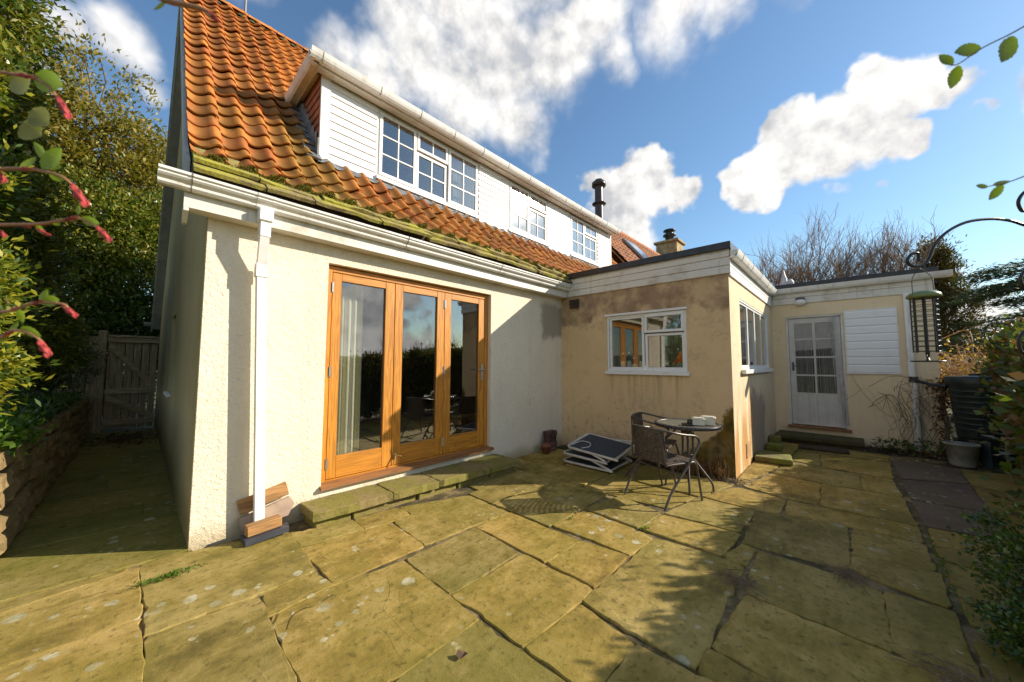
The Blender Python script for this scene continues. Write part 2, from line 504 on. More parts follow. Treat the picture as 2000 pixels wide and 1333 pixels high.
def m_flag(name, hue):
    m = Mt(name)
    p = m.pos
    def plus(v, w):
        n = m.n.new('ShaderNodeVectorMath'); n.operation = 'ADD'; m.con(v, n.inputs[0]); m.con(w, n.inputs[1]); return n.outputs[0]
    # every slab gets its own offset, so that no pattern runs across a joint
    q = plus(p, m.scale(m.ramp(m.rand, [(0, (0.0, .9, 0)), (.5, (.45, .1, 0)), (1, (1.0, .55, 0))]), (37.0, 53.0, 0)))
    a = m.noise(1.7, 7, .66, v=q); b = m.noise(6.5, 7, .68, v=q); c = m.noise(26, 5, .65); gr = m.noise(150, 3, .7)
    if hue == 'olive':
        c0, c1, c2, c3 = (0.130, 0.096, 0.022), (0.270, 0.196, 0.046), (0.41, 0.300, 0.100), (0.190, 0.165, 0.026)
    elif hue == 'path':
        c0, c1, c2, c3 = (0.115, 0.093, 0.021), (0.22, 0.18, 0.04), (0.29, 0.23, 0.078), (0.155, 0.16, 0.024)
    else:
        c0, c1, c2, c3 = (0.09, 0.062, 0.05), (0.14, 0.10, 0.083), (0.19, 0.14, 0.112), (0.12, 0.105, 0.05)
    col = m.ramp(m.math('ADD', m.math('MULTIPLY', a, .6), m.math('MULTIPLY', b, .5)), [(0.40, c0), (0.52, c1), (0.64, c2), (0.78, c1)])
    # the bedding of the stone shows as long faint streaks
    st = m.noise(1.0, 6, .65, v=m.scale(q, (2.2, 9.0, 2.0)), dist=1.2)
    col = m.mix(m.math('MULTIPLY', m.mr(st, .50, .70), .45), col, c2)
    col = m.mix(m.math('MULTIPLY', m.mr(st, .48, .32), .40), col, c0)
    green = m.math('ADD', m.math('MULTIPLY', m.noise(1.0, 5, .6, v=plus(p, (7.3, 2.1, 0.0))), .75), m.math('MULTIPLY', c, .25))
    col = m.mix(m.math('MULTIPLY', m.mr(green, .42, .64), .60), col, c3)
    tone = m.ramp(m.rand, [(0.0, (0.82, 0.84, 0.86)), (0.3, (0.97, 0.98, 0.95)), (0.65, (1.08, 1.02, 0.95)), (1.0, (1.20, 1.10, 0.98))])
    col = m.mix(1.0, col, tone, 'MULTIPLY')
    col = m.mix(m.math('MULTIPLY', m.mr(c, .53, .70), .55), col, tuple(x * .45 for x in c0))
    col = m.mix(m.math('MULTIPLY', m.mr(gr, .55, .75), .35), col, tuple(x * .5 for x in c0))
    # pale lichen: discs of very different size, ragged, gathered in colonies
    w = plus(p, m.scale(m.noise(30, 4, .6, out='Color'), (.035, .035, .035)))
    spots = None
    for (sc, top, col_sc, lo) in ((5.5, .34, .70, .515), (10.0, .40, .9, .53), (21, .42, 1.2, .545)):
        n = m.n.new('ShaderNodeTexVoronoi'); n.inputs['Scale'].default_value = sc; m.l.new(w, n.inputs['Vector'])
        sz = m.math('MULTIPLY', m.math('POWER', m.sep(n.outputs['Color'])[0], 2.5), top)
        k = m.mr(m.math('SUBTRACT', n.outputs['Distance'], sz), .02, -.03)
        k = m.math('MULTIPLY', k, m.mr(m.noise(col_sc, 4, .6, v=plus(p, (sc, 3.3, 0.0))), lo, lo + .06))
        spots = k if spots is None else m.math('MAXIMUM', spots, k)
    lich = m.mix(m.mr(b, .4, .62), (0.30, 0.27, 0.14), (0.50, 0.46, 0.31))
    col = m.mix(m.math('MULTIPLY', spots, m.mr(c, .30, .55, .45, .95)), col, lich)
    # flaked ledges: the stone splits along curving contours that throw thin dark lines
    n1 = m.noise(1.05, 3, .5, v=m.scale(q, (1.0, .55, 1)), dist=.15)
    line = None; led = None
    for t in (.445, .53, .60):
        d = m.math('ABSOLUTE', m.math('SUBTRACT', n1, t))
        k = m.math('MULTIPLY', m.mr(d, .0030, .0006), m.mr(m.noise(2.6, 4, .6, v=plus(q, (t * 40, 1.0, 0.0))), .59, .66))
        s_ = m.mr(n1, t - .004, t + .004)
        line = k if line is None else m.math('MAXIMUM', line, k)
        led = s_ if led is None else m.math('ADD', led, s_)
    col = m.mix(m.math('MULTIPLY', line, .7), col, (0.03, 0.017, 0.008))
    m.set(Base_Color=col, Roughness=m.mr(b, .3, .7, .72, .92))
    m.b.inputs['Specular IOR Level'].default_value = 0.25
    h = m.math('ADD', m.math('MULTIPLY', led, .30), m.math('ADD', m.math('MULTIPLY', b, .9), m.math('MULTIPLY', st, .5)))
    h = m.math('SUBTRACT', h, m.math('MULTIPLY', line, .5))
    f = m.bump(h, .42, .011)
    m.bump(m.math('ADD', c, m.math('MULTIPLY', gr, .9)), .6, .005, f)
    return m.m

def m_tile():
    m = Mt('pantile clay')
    base = m.ramp(m.rand, [(0.0, (0.36, 0.10, 0.022)), (0.3, (0.48, 0.16, 0.026)), (.7, (0.58, 0.215, 0.034)), (1.0, (0.42, 0.115, 0.03))])
    n1 = m.noise(2.0, 6, .65); n2 = m.noise(9, 5, .6)
    col = m.mix(m.math('MULTIPLY', m.mr(n2, .45, .75), .6), base, (0.25, 0.075, 0.025))
    x, y, z = m.sep(m.pos)
    gm = m.math('MULTIPLY', m.mr(n1, .47, .66), m.mr(z, 5.3, 3.4))
    col = m.mix(m.math('MULTIPLY', gm, .45), col, (0.13, 0.115, 0.018))
    col = m.mix(m.math('MULTIPLY', m.mr(m.noise(1.2, 5, .6), .55, .72), .5), col, (0.12, 0.06, 0.03))
    ox, oy, oz = m.sep(m.obj)
    ck = m.math('MULTIPLY', m.mr(m.math('ADD', x, m.math('MULTIPLY', n2, .35)), .98, 1.22), m.mr(m.math('ADD', z, m.math('MULTIPLY', n1, .8)), 5.1, 4.3))
    ck = m.math('MULTIPLY', ck, m.mr(m.math('ADD', x, m.math('MULTIPLY', n2, .4)), 1.75, 1.5))
    col = m.mix(m.math('MULTIPLY', ck, .5), col, (0.15, 0.15, 0.018))
    lk = m.math('MULTIPLY', m.mr(m.noise(34, 4, .65), .60, .68), m.mr(m.noise(2.2, 4), .48, .6))
    col = m.mix(m.math('MULTIPLY', lk, .7), col, (0.36, 0.30, 0.17))
    col = m.mix(m.math('MULTIPLY', m.mr(m.math('ADD', ox, m.math('MULTIPLY', n2, .06)), .035, .11), m.math('MULTIPLY', m.mr(ox, .19, .1), .6)), col, (0.17, 0.085, 0.02))
    m.set(Base_Color=col, Roughness=0.72)
    m.b.inputs['Specular IOR Level'].default_value = 0.3
    m.bump(m.noise(45, 4), .25, .004)
    return m.m

def m_wood(name, c, vert, rough=0.38, dark=.55):
    m = Mt(name)
    st = (26, 26, 1.6) if vert == 'z' else ((1.6, 26, 26) if vert == 'x' else (26, 1.6, 26))
    v = m.scale(m.obj, st)
    g = m.noise(1.0, 6, .62, v=v, dist=2.2)
    g2 = m.noise(3.5, 3, .6, v=v)
    col = m.mix(m.mr(g, .36, .64), tuple(x * dark * .9 for x in c), c)
    col = m.mix(m.math('MULTIPLY', m.mr(m.noise(1.6, 4, .6, v=m.obj), .45, .7), .4), col, tuple(x * .62 for x in c))
    col = m.mix(m.math('MULTIPLY', m.mr(g2, .5, .72), .35), col, tuple(x * dark * .7 for x in c))
    m.set(Base_Color=col, Roughness=rough)
    m.bump(g, .12, .002)
    return m.m

def m_glass(name, rough=0.0, boost=2.2, tint=(.95, .97, .955)):
    m = Mt(name)
    m.n.remove(m.b)
    tr = m.n.new('ShaderNodeBsdfTransparent'); tr.inputs[0].default_value = (*tint, 1)
    gl = m.n.new('ShaderNodeBsdfGlossy'); gl.inputs['Roughness'].default_value = rough
    lw = m.n.new('ShaderNodeLayerWeight')
    f5 = m.math('POWER', lw.outputs['Facing'], 4.2)
    k = m.math('MULTIPLY', m.math('ADD', m.math('MULTIPLY', f5, .9), .045), boost, True)
    mx = m.n.new('ShaderNodeMixShader')
    m.l.new(k, mx.inputs[0]); m.l.new(tr.outputs[0], mx.inputs[1]); m.l.new(gl.outputs[0], mx.inputs[2])
    m.l.new(mx.outputs[0], m.out.inputs[0])
    return m.m

def m_leaf(name, cols, rough=.42, trans=.35, spec=.45):
    m = Mt(name)
    k = len(cols)
    c = m.ramp(m.island, [(i / max(1, k - 1), x) for i, x in enumerate(cols)])
    m.set(Base_Color=c, Roughness=rough)
    m.b.inputs['Specular IOR Level'].default_value = spec
    t = m.n.new('ShaderNodeBsdfTranslucent')
    m.l.new(m.mix(1.0, c, (1.5, 1.6, .7), 'MULTIPLY'), t.inputs[0])
    mx = m.n.new('ShaderNodeMixShader'); mx.inputs[0].default_value = trans
    m.l.new(m.b.outputs[0], mx.inputs[1]); m.l.new(t.outputs[0], mx.inputs[2]); m.l.new(mx.outputs[0], m.out.inputs[0])
    return m.m

def m_upvc(name='white upvc', c=(.80, .78, .74), dirt=.35):
    m = Mt(name)
    n = m.noise(3.0, 6, .65); n2 = m.noise(2.0, 5, .6, v=m.scale(m.pos, (6, 6, .6)))
    col = m.mix(m.math('MULTIPLY', m.mr(n, .5, .75), dirt), c, (0.42, 0.36, 0.26))
    col = m.mix(m.math('MULTIPLY', m.mr(n2, .55, .8), dirt), col, (0.34, 0.28, 0.18))
    m.set(Base_Color=col, Roughness=.42)
    return m.m

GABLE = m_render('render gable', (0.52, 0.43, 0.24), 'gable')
MAIN = m_render('render main wall', (0.84, 0.735, 0.575), 'main')
KITCH = m_render('render kitchen wall', (0.78, 0.56, 0.31), 'kitchen')
SIDE = m_render('render side wall', (0.78, 0.63, 0.42), 'side')
WING = m_render('render wing wall', (0.86, 0.69, 0.45), 'wing')
FLAG = m_flag('york stone flag', 'olive')
FLAGG = m_flag('side path flag', 'path')
FLAGP = m_flag('purple stone flag', 'purple')
TILE = m_tile()
WOODV = m_wood('door wood upright', (0.68, 0.27, 0.026), 'z', .5, .62)
WOODH = m_wood('door wood level', (0.68, 0.27, 0.026), 'x', .5, .62)
SILLW = m_wood('sill wood', (0.36, 0.16, 0.055), 'x', .6)
OLDW = m_wood('weathered gate wood', (0.44, 0.36, 0.21), 'z', .8)
OLDWX = m_wood('weathered rail wood', (0.48, 0.39, 0.225), 'x', .8)
BLOCKW = m_wood('rough sawn timber', (0.42, 0.22, 0.075), 'x', .8, .6)
GLASS = m_glass('window glass', 0.0, 4.4)
GLASSW = m_glass('wing door glass', 0.0, 1.5)
GLASSK = m_glass('kitchen window glass', 0.0, 2.4)
GLASSD = m_glass('dormer glass', 0.06, 4.2, (.8, .82, .82))
UPVC = m_upvc(dirt=.6)
UPVCD = m_upvc('weathered white plastic', (.70, .66, .58), .8)
BOARD = m_upvc('white weatherboard', (.83, .82, .80), .10)
WHITE = m_upvc('white paint', (.80, .785, .75), .22)
CHEEK = simple('cheek boards', (.30, .105, .045), .6, .3, 5)
LEAD = simple('lead flashing', (.20, .205, .21), .5, .35, 6, .3, 30, .3)
SLATE = None
BLACK = simple('black roof trim', (.028, .03, .034), .35, .3)
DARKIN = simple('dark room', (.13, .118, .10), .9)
PALEIN = simple('pale room', (.55, .52, .46), .9)
MORTAR = None
def m_mortar():
    m = Mt('joint mortar and moss')
    a = m.noise(3.5, 6, .65); b = m.noise(30, 4)
    col = m.ramp(a, [(.36, (0.035, 0.026, 0.012)), (.48, (0.10, 0.075, 0.025)), (.58, (0.27, 0.19, 0.085)), (.72, (0.09, 0.085, 0.02))])
    col = m.mix(m.math('MULTIPLY', m.mr(b, .5, .7), .5), col, (0.05, 0.04, 0.015))
    m.set(Base_Color=col, Roughness=.95)
    m.bump(b, .8, .01)
    return m.m
MORTAR = m_mortar()
def m_moss(name, g, br, k0=.42):
    m = Mt(name)
    a = m.noise(3.2, 6, .65); b = m.noise(18, 5, .6)
    col = m.mix(m.mr(a, k0, k0 + .2), br, g)
    col = m.mix(m.math('MULTIPLY', m.mr(b, .5, .7), .6), col, tuple(x * .4 for x in br))
    m.set(Base_Color=col, Roughness=.92)
    m.bump(m.math('ADD', b, m.noise(60, 3)), .7, .008)
    return m.m
SLATE = m_moss('mossy stone slate', (0.34, 0.31, 0.035), (0.24, 0.185, 0.07))
STEPD = m_moss('dark mossy step', (0.085, 0.085, 0.018), (0.07, 0.055, 0.025))
STEPM = m_moss('mossy step stone', (0.20, 0.175, 0.03), (0.24, 0.18, 0.065), .40)
MOSSY = m_moss('green mossy slab', (0.19, 0.21, 0.022), (0.16, 0.13, 0.05))
MOSS = m_moss('dark moss', (0.075, 0.075, 0.015), (0.06, 0.045, 0.02))
STONE = m_moss('retaining wall stone', (0.15, 0.135, 0.028), (0.27, 0.185, 0.080), .52)
SOIL = m_moss('soil', (0.045, 0.04, 0.015), (0.05, 0.036, 0.02))
GRASS = m_moss('rough grass', (0.06, 0.075, 0.018), (0.05, 0.05, 0.015))
BARK = simple('bark', (.13, .10, .065), .9, .4, 6, .6, 20)
TWIGB = simple('twig bark', (.20, .135, .085), .85, .35, 3)
IRON = simple('black iron', (.02, .02, .021), .35, .2)
STEEL = simple('steel hinge', (.55, .55, .54), .3, .1, metal=.9)
BRASS = simple('brass', (.42, .27, .10), .35, .2, metal=.8)
# ------------------------------------------------------------------ ground, path and patio
g = MB(); g.quad((-400, -400, -.07), (400, -400, -.07), (400, 400, -.07), (-400, 400, -.07))
ground = g.build('ground', GRASS, kind='structure', fixn=False)
g = MB(); g.box((-8, -2.2, -.35), (9.0, 3.50, -.016)); g.box((4.9, 1.002 - .6, -.35), (8.6, 1.05, -.017))
patio = g.build('patio', MORTAR, kind='structure')
patio['label'] = 'mossy york stone patio in front of the cottage'
g = MB(); g.box((-.62, 3.503, -.35), (.34, 10.7, -.016))
path = g.build('path', MORTAR, kind='structure')

def offset_poly(P, k):
    n = len(P)
    A = sum(P[i][0] * P[(i + 1) % n][1] - P[(i + 1) % n][0] * P[i][1] for i in range(n))
    if A < 0: P = P[::-1]
    out = []
    for i in range(n):
        p0, p1, p2 = (Vector(P[i - 1]), Vector(P[i]), Vector(P[(i + 1) % n]))
        a, b = (p1 - p0).normalized(), (p2 - p1).normalized()
        na, nb = Vector((-a.y, a.x)), Vector((-b.y, b.x))
        m = na + nb
        m = m / max(.35, m.dot(m) / 2) if m.length > 1e-6 else na
        out.append(p1 + m * k * 1.0)
    return out

def flag(parent, P, mat=None, gap=-.0055, zt=None, thick=.06, name='flagstone', label=None):
    Q = offset_poly([tuple(p) for p in P], gap)
    cx = sum(p.x for p in Q) / len(Q); cy = sum(p.y for p in Q) / len(Q)
    ring = []
    for i in range(len(Q)):
        a, b = Q[i], Q[(i + 1) % len(Q)]
        L = (b - a).length
        k = max(1, int(L / .045))
        f1, f2, ph = random.uniform(5, 12), random.uniform(18, 34), random.uniform(0, 6)
        nrm = Vector((-(b - a).y, (b - a).x)).normalized()
        for j in range(k):
            t = j / k
            d = .004 * math.sin(t * L * f1 + ph) + .003 * math.sin(t * L * f2 + ph * 2) + random.uniform(-.002, .004)
            if random.random() < .05: d += random.uniform(.006, .014)
            if j == 0: d += random.uniform(.006, .016)
            ring.append(a.lerp(b, t) + nrm * d)
    z0 = random.uniform(-.007, .001) if zt is None else zt
    ax, ay = random.uniform(-.004, .004), random.uniform(-.004, .004)
    Z = lambda p, d=0: z0 + ax * (p.x - cx) + ay * (p.y - cy) + d
    n = len(ring)
    c = Vector((cx, cy))
    inn = [p + (c - p).normalized() * .006 for p in ring]
    vs = [(p.x, p.y, Z(p)) for p in inn] + [(p.x, p.y, Z(p, -.005)) for p in ring] + [(p.x, p.y, Z(p, -thick)) for p in ring]
    fs = [tuple(range(n))]
    for k in (0, n):
        fs += [(k + i, k + n + i, k + n + (i + 1) % n, k + (i + 1) % n) for i in range(n)]
    mb = MB(); mb.add(vs, fs)
    return mb.build(name, mat or FLAG, parent, label=label)

FLAGS = [[(0.081, 3.498), (0.323, 3.499), (0.900, 3.324), (0.874, 2.589), (0.558, 2.560), (0.091, 2.590)],
 [(0.561, 2.537), (0.861, 2.577), (0.889, 2.346), (0.549, 2.306)],
 [(0.091, 2.581), (0.550, 2.542), (0.535, 1.746), (0.533, 1.403), (0.082, 1.640)],
 [(-0.630, 3.354), (0.074, 3.479), (0.076, 2.786), (-0.511, 2.789)],
 [(-0.508, 2.776), (0.076, 2.775), (0.083, 2.010), (0.080, 1.643), (-0.307, 1.825)],
 [(0.891, 2.966), (1.561, 2.887), (1.543, 2.347), (0.893, 2.341)],
 [(1.767, 2.928), (1.767, 3.128), (2.425, 2.897), (2.405, 2.310), (1.550, 2.350), (1.575, 2.887)],
 [(0.979, 3.254), (1.346, 3.184), (1.347, 2.933), (0.895, 2.982), (0.903, 3.296)],
 [(1.360, 3.185), (1.760, 3.135), (1.761, 2.935), (1.574, 2.902), (1.353, 2.927)],
 [(0.552, 2.297), (0.881, 2.325), (1.325, 2.275), (1.317, 1.482), (0.808, 1.465), (0.532, 1.442)],
 [(1.339, 2.279), (1.996, 2.294), (1.955, 1.769), (1.336, 1.750)],
 [(1.334, 1.738), (1.960, 1.743), (1.960, 1.164), (1.342, 1.177)],
 [(2.008, 2.295), (2.412, 2.303), (2.405, 1.544), (1.988, 1.552)],
 [(1.990, 1.541), (2.404, 1.534), (2.458, 1.172), (1.971, 1.167)],
 [(1.341, 1.170), (1.784, 1.149), (1.728, 0.803), (1.325, 0.807)],
 [(0.539, 1.422), (0.805, 1.455), (1.316, 1.473), (1.314, 0.810), (0.831, 0.779), (0.580, 1.044)],
 [(1.727, 0.795), (1.751, 0.534), (1.747, 0.379), (1.287, 0.449), (1.324, 0.799)],
 [(1.809, 1.155), (2.841, 1.145), (2.902, 0.687), (2.865, 0.552), (2.440, 0.550), (1.783, 0.543), (1.775, 0.825)],
 [(2.912, 0.686), (3.210, 0.633), (3.184, 0.532), (2.891, 0.551)],
 [(2.468, 1.855), (2.910, 1.832), (2.892, 1.291), (2.838, 1.160), (2.478, 1.170)],
 [(2.915, 1.292), (3.330, 1.263), (3.386, 0.672), (2.925, 0.692)],
 [(2.950, 1.840), (3.492, 1.743), (3.335, 1.274), (2.918, 1.303)],
 [(3.365, 1.258), (4.015, 1.136), (4.004, 0.672), (3.406, 0.675)],
 [(4.067, 1.122), (4.622, 0.939), (4.570, 0.497), (4.112, 0.493), (4.039, 0.670)],
 [(4.547, 0.482), (4.558, -0.387), (4.189, -0.381), (4.171, 0.031), (4.117, 0.456)],
 [(3.997, 0.663), (4.083, 0.460), (4.160, 0.044), (3.307, 0.037), (3.234, 0.630)],
 [(4.157, 0.019), (4.165, -0.378), (3.680, -0.388), (3.590, 0.024)],
 [(3.562, 0.025), (3.658, -0.390), (3.183, -0.375), (3.303, 0.032)],
 [(3.180, 0.525), (3.186, 0.155), (3.148, -0.105), (2.522, -0.099), (2.565, 0.494)],
 [(3.143, -0.113), (3.163, -0.372), (2.485, -0.372), (2.524, -0.105)],
 [(2.534, 0.498), (2.508, -0.101), (2.470, -0.369), (2.117, -0.338), (1.943, 0.199), (1.962, 0.526)],
 [(1.938, 0.533), (1.931, 0.201), (1.756, -0.003), (1.557, 0.252), (1.760, 0.533)],
 [(7.471, -0.414), (7.431, -1.015), (6.618, -0.970), (6.348, -0.426)],
 [(6.272, -0.428), (6.542, -0.965), (5.467, -0.907), (5.456, -0.427)],
 [(5.402, -0.429), (5.418, -0.904), (4.678, -0.916), (4.643, -0.435)],
 [(4.597, -0.441), (4.663, -0.922), (4.250, -0.953), (4.195, -0.432)],
 [(4.165, -0.434), (4.219, -0.945), (3.871, -0.946), (3.909, -0.435)],
 [(3.884, -0.436), (3.846, -0.939), (3.463, -0.951), (3.522, -0.426)],
 [(3.499, -0.430), (3.438, -0.943), (2.932, -0.931), (3.060, -0.425)],
 [(7.414, -1.029), (7.492, -1.561), (6.413, -1.446), (6.586, -0.987)],
 [(6.483, -0.977), (6.348, -1.436), (5.486, -1.372), (5.481, -0.921)],
 [(5.419, -0.921), (5.424, -1.360), (4.557, -1.257), (4.700, -0.939)],
 [(4.728, 0.900), (5.491, 0.723), (5.429, 0.269), (4.630, 0.245), (4.599, 0.487)],
 [(5.422, 0.251), (5.418, -0.369), (4.581, -0.383), (4.603, 0.236)],
 [(5.582, 0.719), (6.333, 0.652), (6.219, -0.065), (5.505, -0.074), (5.484, 0.262)],
 [(6.204, -0.078), (6.215, -0.342), (5.481, -0.374), (5.494, -0.086)],
 [(6.445, 0.651), (7.246, 0.597), (7.216, 0.351), (6.386, 0.307)],
 [(7.233, 0.334), (7.228, -0.389), (6.279, -0.355), (6.369, 0.290)],
 [(7.344, 0.592), (7.996, 0.550), (7.779, -0.407), (7.342, -0.396)],
 [(4.768, 0.957), (5.769, 0.913), (7.736, 0.933), (7.965, 0.582), (6.435, 0.661), (5.595, 0.736), (4.732, 0.921)]]
for i, f in enumerate(FLAGS):
    if i == 49:
        continue
    flag(patio, f, FLAGP if i in (32, 33, 34) else FLAG, label='purple-grey flagstone' if i in (32, 33, 34) else None)
for f in ([(2.44, 1.86), (3.43, 1.86), (3.43, 2.53), (2.44, 2.53)],
          [(2.44, 2.55), (3.15, 2.55), (3.15, 3.13), (2.60, 3.15), (2.58, 2.93), (2.44, 2.92)],
          [(3.17, 2.55), (3.43, 2.55), (3.43, 3.50), (3.38, 3.5), (3.38, 3.12), (3.17, 3.13)],
          [(3.46, 2.20), (4.02, 2.20), (4.02, 2.83), (3.46, 2.83)],
          [(3.46, 2.85), (3.80, 2.85), (3.80, 3.52), (3.46, 3.52)],
          [(3.82, 2.85), (4.70, 2.85), (4.70, 3.52), (3.82, 3.52)],
          [(4.05, 2.2), (4.72, 2.2), (4.72, 2.83), (4.05, 2.83)],
          [(3.45, 1.78), (3.50, 1.29), (3.99, 1.17), (4.03, 2.17), (3.45, 2.17)],
          [(4.04, 1.15), (4.72, .97), (4.74, 2.17), (4.06, 2.17)],
          [(4.75, .95), (5.55, .76), (6.4, .68), (7.2, .63), (7.8, .60), (7.8, .99), (4.95, .99)],
          [(-.62, 1.9), (.06, 1.6), (.06, .9), (-.62, .9)], [(.1, 1.6), (.52, 1.38), (.80, .77), (.1, .77)], [(.83, .76), (1.28, .79), (1.28, .2), (.83, .2)],
          [(-.62, .88), (.08, .88), (.08, .2), (-.62, .2)], [(.1, .74), (.8, .74), (.8, .2), (.1, .2)], [(1.3, .42), (1.74, .36), (1.7, -.05), (1.3, -.05)],
          [(-1.5, 3.4), (-.66, 3.4), (-.54, 2.8), (-1.5, 2.8)], [(-1.5, 2.77), (-.54, 2.77), (-.34, 1.85), (-1.5, 1.85)], [(-1.6, 1.8), (-.66, 1.85), (-.66, .9), (-1.6, .9)],
          [(-1.6, .87), (-.66, .87), (-.66, .0), (-1.6, .0)], [(-.62, .17), (.4, .17), (.4, -.7), (-.62, -.7)], [(.43, .17), (1.27, .17), (1.27, -.7), (.43, -.7)],
          [(1.3, -.09), (1.9, -.09), (1.9, -.9), (1.3, -.9)], [(1.93, -.38), (2.9, -.4), (2.9, -.95), (1.93, -.95)],
          [(-.56, 3.36), (.02, 3.46), (.02, 3.50), (-.56, 3.50)]):
    flag(patio, f)
# the side path: wide slabs running from the retaining wall to the gable
ys = [3.53, 4.38, 4.95, 5.62, 6.25, 7.05, 7.9, 8.8, 9.7, 10.55]
for i in range(len(ys) - 1):
    a, b = ys[i], ys[i + 1]
    c = (-.02, .1, None, -.16, None, .02, None, None, None)[i]
    sk = .03
    if c is None or i == 0:
        flag(path, [(-.60, a + sk), (.325, a), (.325, b), (-.60, b + sk)], mat=FLAGG, zt=random.uniform(-.008, 0))
    else:
        flag(path, [(-.60, a + sk), (c, a + sk * .4), (c, b + sk * .4), (-.60, b + sk)], FLAGG)
        flag(path, [(c, a + sk * .4), (.325, a), (.325, b), (c, b + sk * .4)], FLAGG)
bed = MB(); bed.box((4.74, 1.05, -.2), (4.992, 3.5, -.002)); bed.build('soil_border', SOIL, kind='structure')
bed = MB(); bed.box((8.0, -1.9, -.2), (8.42, -.2, .0)); bed.build('soil_bed', SOIL, kind='structure')

# ------------------------------------------------------------------ the cottage
HOUSE = thing('house', 'cream rendered cottage with orange pantile roof, white boarded dormer and flat-roofed extension', 'house', (0.32, 3.54, 0))
TAN, EY, RY = 1.19, 3.40, 7.27          # the lowest strip of roof is flatter than the rest
SL = math.atan(TAN); CS, SN = math.cos(SL), math.sin(SL)
SL0 = math.atan(.8)
roofz = lambda y: 2.846 + .8 * (y - 3.4) if y < 3.8 else 3.166 + TAN * (y - 3.8)

mb = MB()
wall_grid(mb, lambda u, d, z: (u, 3.54 + d, z), .32, 5.2, -.05, 2.78, [(1.205, 3.325, .20, 2.31)], .28)
mb.build('front_wall', MAIN, HOUSE)
mb = MB()
wall_grid(mb, lambda u, d, z: (.316 + d, u, z), 3.543, 11.2, -.05, 2.2, [(6.35, 7.0, .95, 2.0)], .22)
mb.prism([(.316, 3.543, 2.2), (.316, 11.2, 2.2), (.316, 11.2, 2.5), (.316, RY, roofz(RY) - .12), (.316, 3.8, roofz(3.8) - .12), (.316, 3.543, roofz(3.543) - .12)], (.22, 0, 0))
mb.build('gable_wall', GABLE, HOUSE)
mb = MB()
wall_grid(mb, lambda u, d, z: (4.99 + d, u, z), 1.015, 3.56, -.05, 2.52, [(1.52, 2.68, 1.245, 2.085)], .24)
mb.build('kitchen_wall', KITCH, HOUSE)
mb = MB()
wall_grid(mb, lambda u, d, z: (u, 1.012 + d, z), 4.993, 8.43, -.05, 2.52, [(5.56, 7.87, 1.28, 2.25)], .22)
mb.build('side_wall', SIDE, HOUSE)
mb = MB()
wall_grid(mb, lambda u, d, z: (8.413 + d, u, z), -1.04, 1.011, -.05, 2.55, [(0.0, .80, .24, 2.255)], .24)
mb.box((8.66, -1.037, -.05), (11, -.8, 2.55)); mb.box((10.9, -.8, -.05), (11, 3.4, 2.55))
mb.build('wing_wall', WING, HOUSE)
# back and far end, so that the house is closed
mb = MB(); mb.box((.54, 10.95, -.05), (9.2, 11.18, 2.4)); mb.box((9.0, 3.6, -.05), (9.2, 10.95, 2.6))
mb.prism([(9.0, 3.6, 2.6), (9.0, 11.0, 2.4), (9.0, RY, 7.0)], (.2, 0, 0))
mb.build('back_wall', GABLE, HOUSE)
# rooms seen through the glass
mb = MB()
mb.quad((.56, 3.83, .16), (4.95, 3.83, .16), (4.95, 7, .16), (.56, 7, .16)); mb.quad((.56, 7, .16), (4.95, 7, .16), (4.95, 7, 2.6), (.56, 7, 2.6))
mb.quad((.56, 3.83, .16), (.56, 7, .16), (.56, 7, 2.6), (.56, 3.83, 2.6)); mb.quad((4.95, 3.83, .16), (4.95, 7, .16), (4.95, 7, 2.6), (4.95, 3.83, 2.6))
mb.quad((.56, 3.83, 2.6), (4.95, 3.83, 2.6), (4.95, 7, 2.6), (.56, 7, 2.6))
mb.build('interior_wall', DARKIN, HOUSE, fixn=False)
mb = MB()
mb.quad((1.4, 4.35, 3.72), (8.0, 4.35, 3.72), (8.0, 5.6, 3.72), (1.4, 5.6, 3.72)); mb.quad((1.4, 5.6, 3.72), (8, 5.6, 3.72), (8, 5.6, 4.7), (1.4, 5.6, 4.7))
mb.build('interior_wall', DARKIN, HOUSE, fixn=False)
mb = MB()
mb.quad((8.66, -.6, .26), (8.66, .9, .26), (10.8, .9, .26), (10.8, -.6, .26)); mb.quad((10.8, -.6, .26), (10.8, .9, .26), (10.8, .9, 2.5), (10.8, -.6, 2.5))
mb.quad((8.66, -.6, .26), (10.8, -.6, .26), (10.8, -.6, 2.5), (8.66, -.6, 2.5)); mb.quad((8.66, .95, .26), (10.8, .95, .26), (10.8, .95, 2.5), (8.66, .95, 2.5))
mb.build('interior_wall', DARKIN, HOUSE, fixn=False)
mb = MB()
x0, x1, y0, y1, z0, z1 = 5.235, 8.38, 1.236, 3.53, .2, 2.46
mb.quad((x0, y0, z0), (x1, y0, z0), (x1, y1, z0), (x0, y1, z0)); mb.quad((x0, y0, z1), (x1, y0, z1), (x1, y1, z1), (x0, y1, z1))
mb.quad((x1, y0, z0), (x1, y1, z0), (x1, y1, z1), (x1, y0, z1)); mb.quad((x0, y1, z0), (x1, y1, z0), (x1, y1, z1), (x0, y1, z1))
mb.box((x0 + .01, 1.25, .2), (5.8, 3.5, 1.16))
mb.build('kitchen_interior', PALEIN, HOUSE, fixn=False)

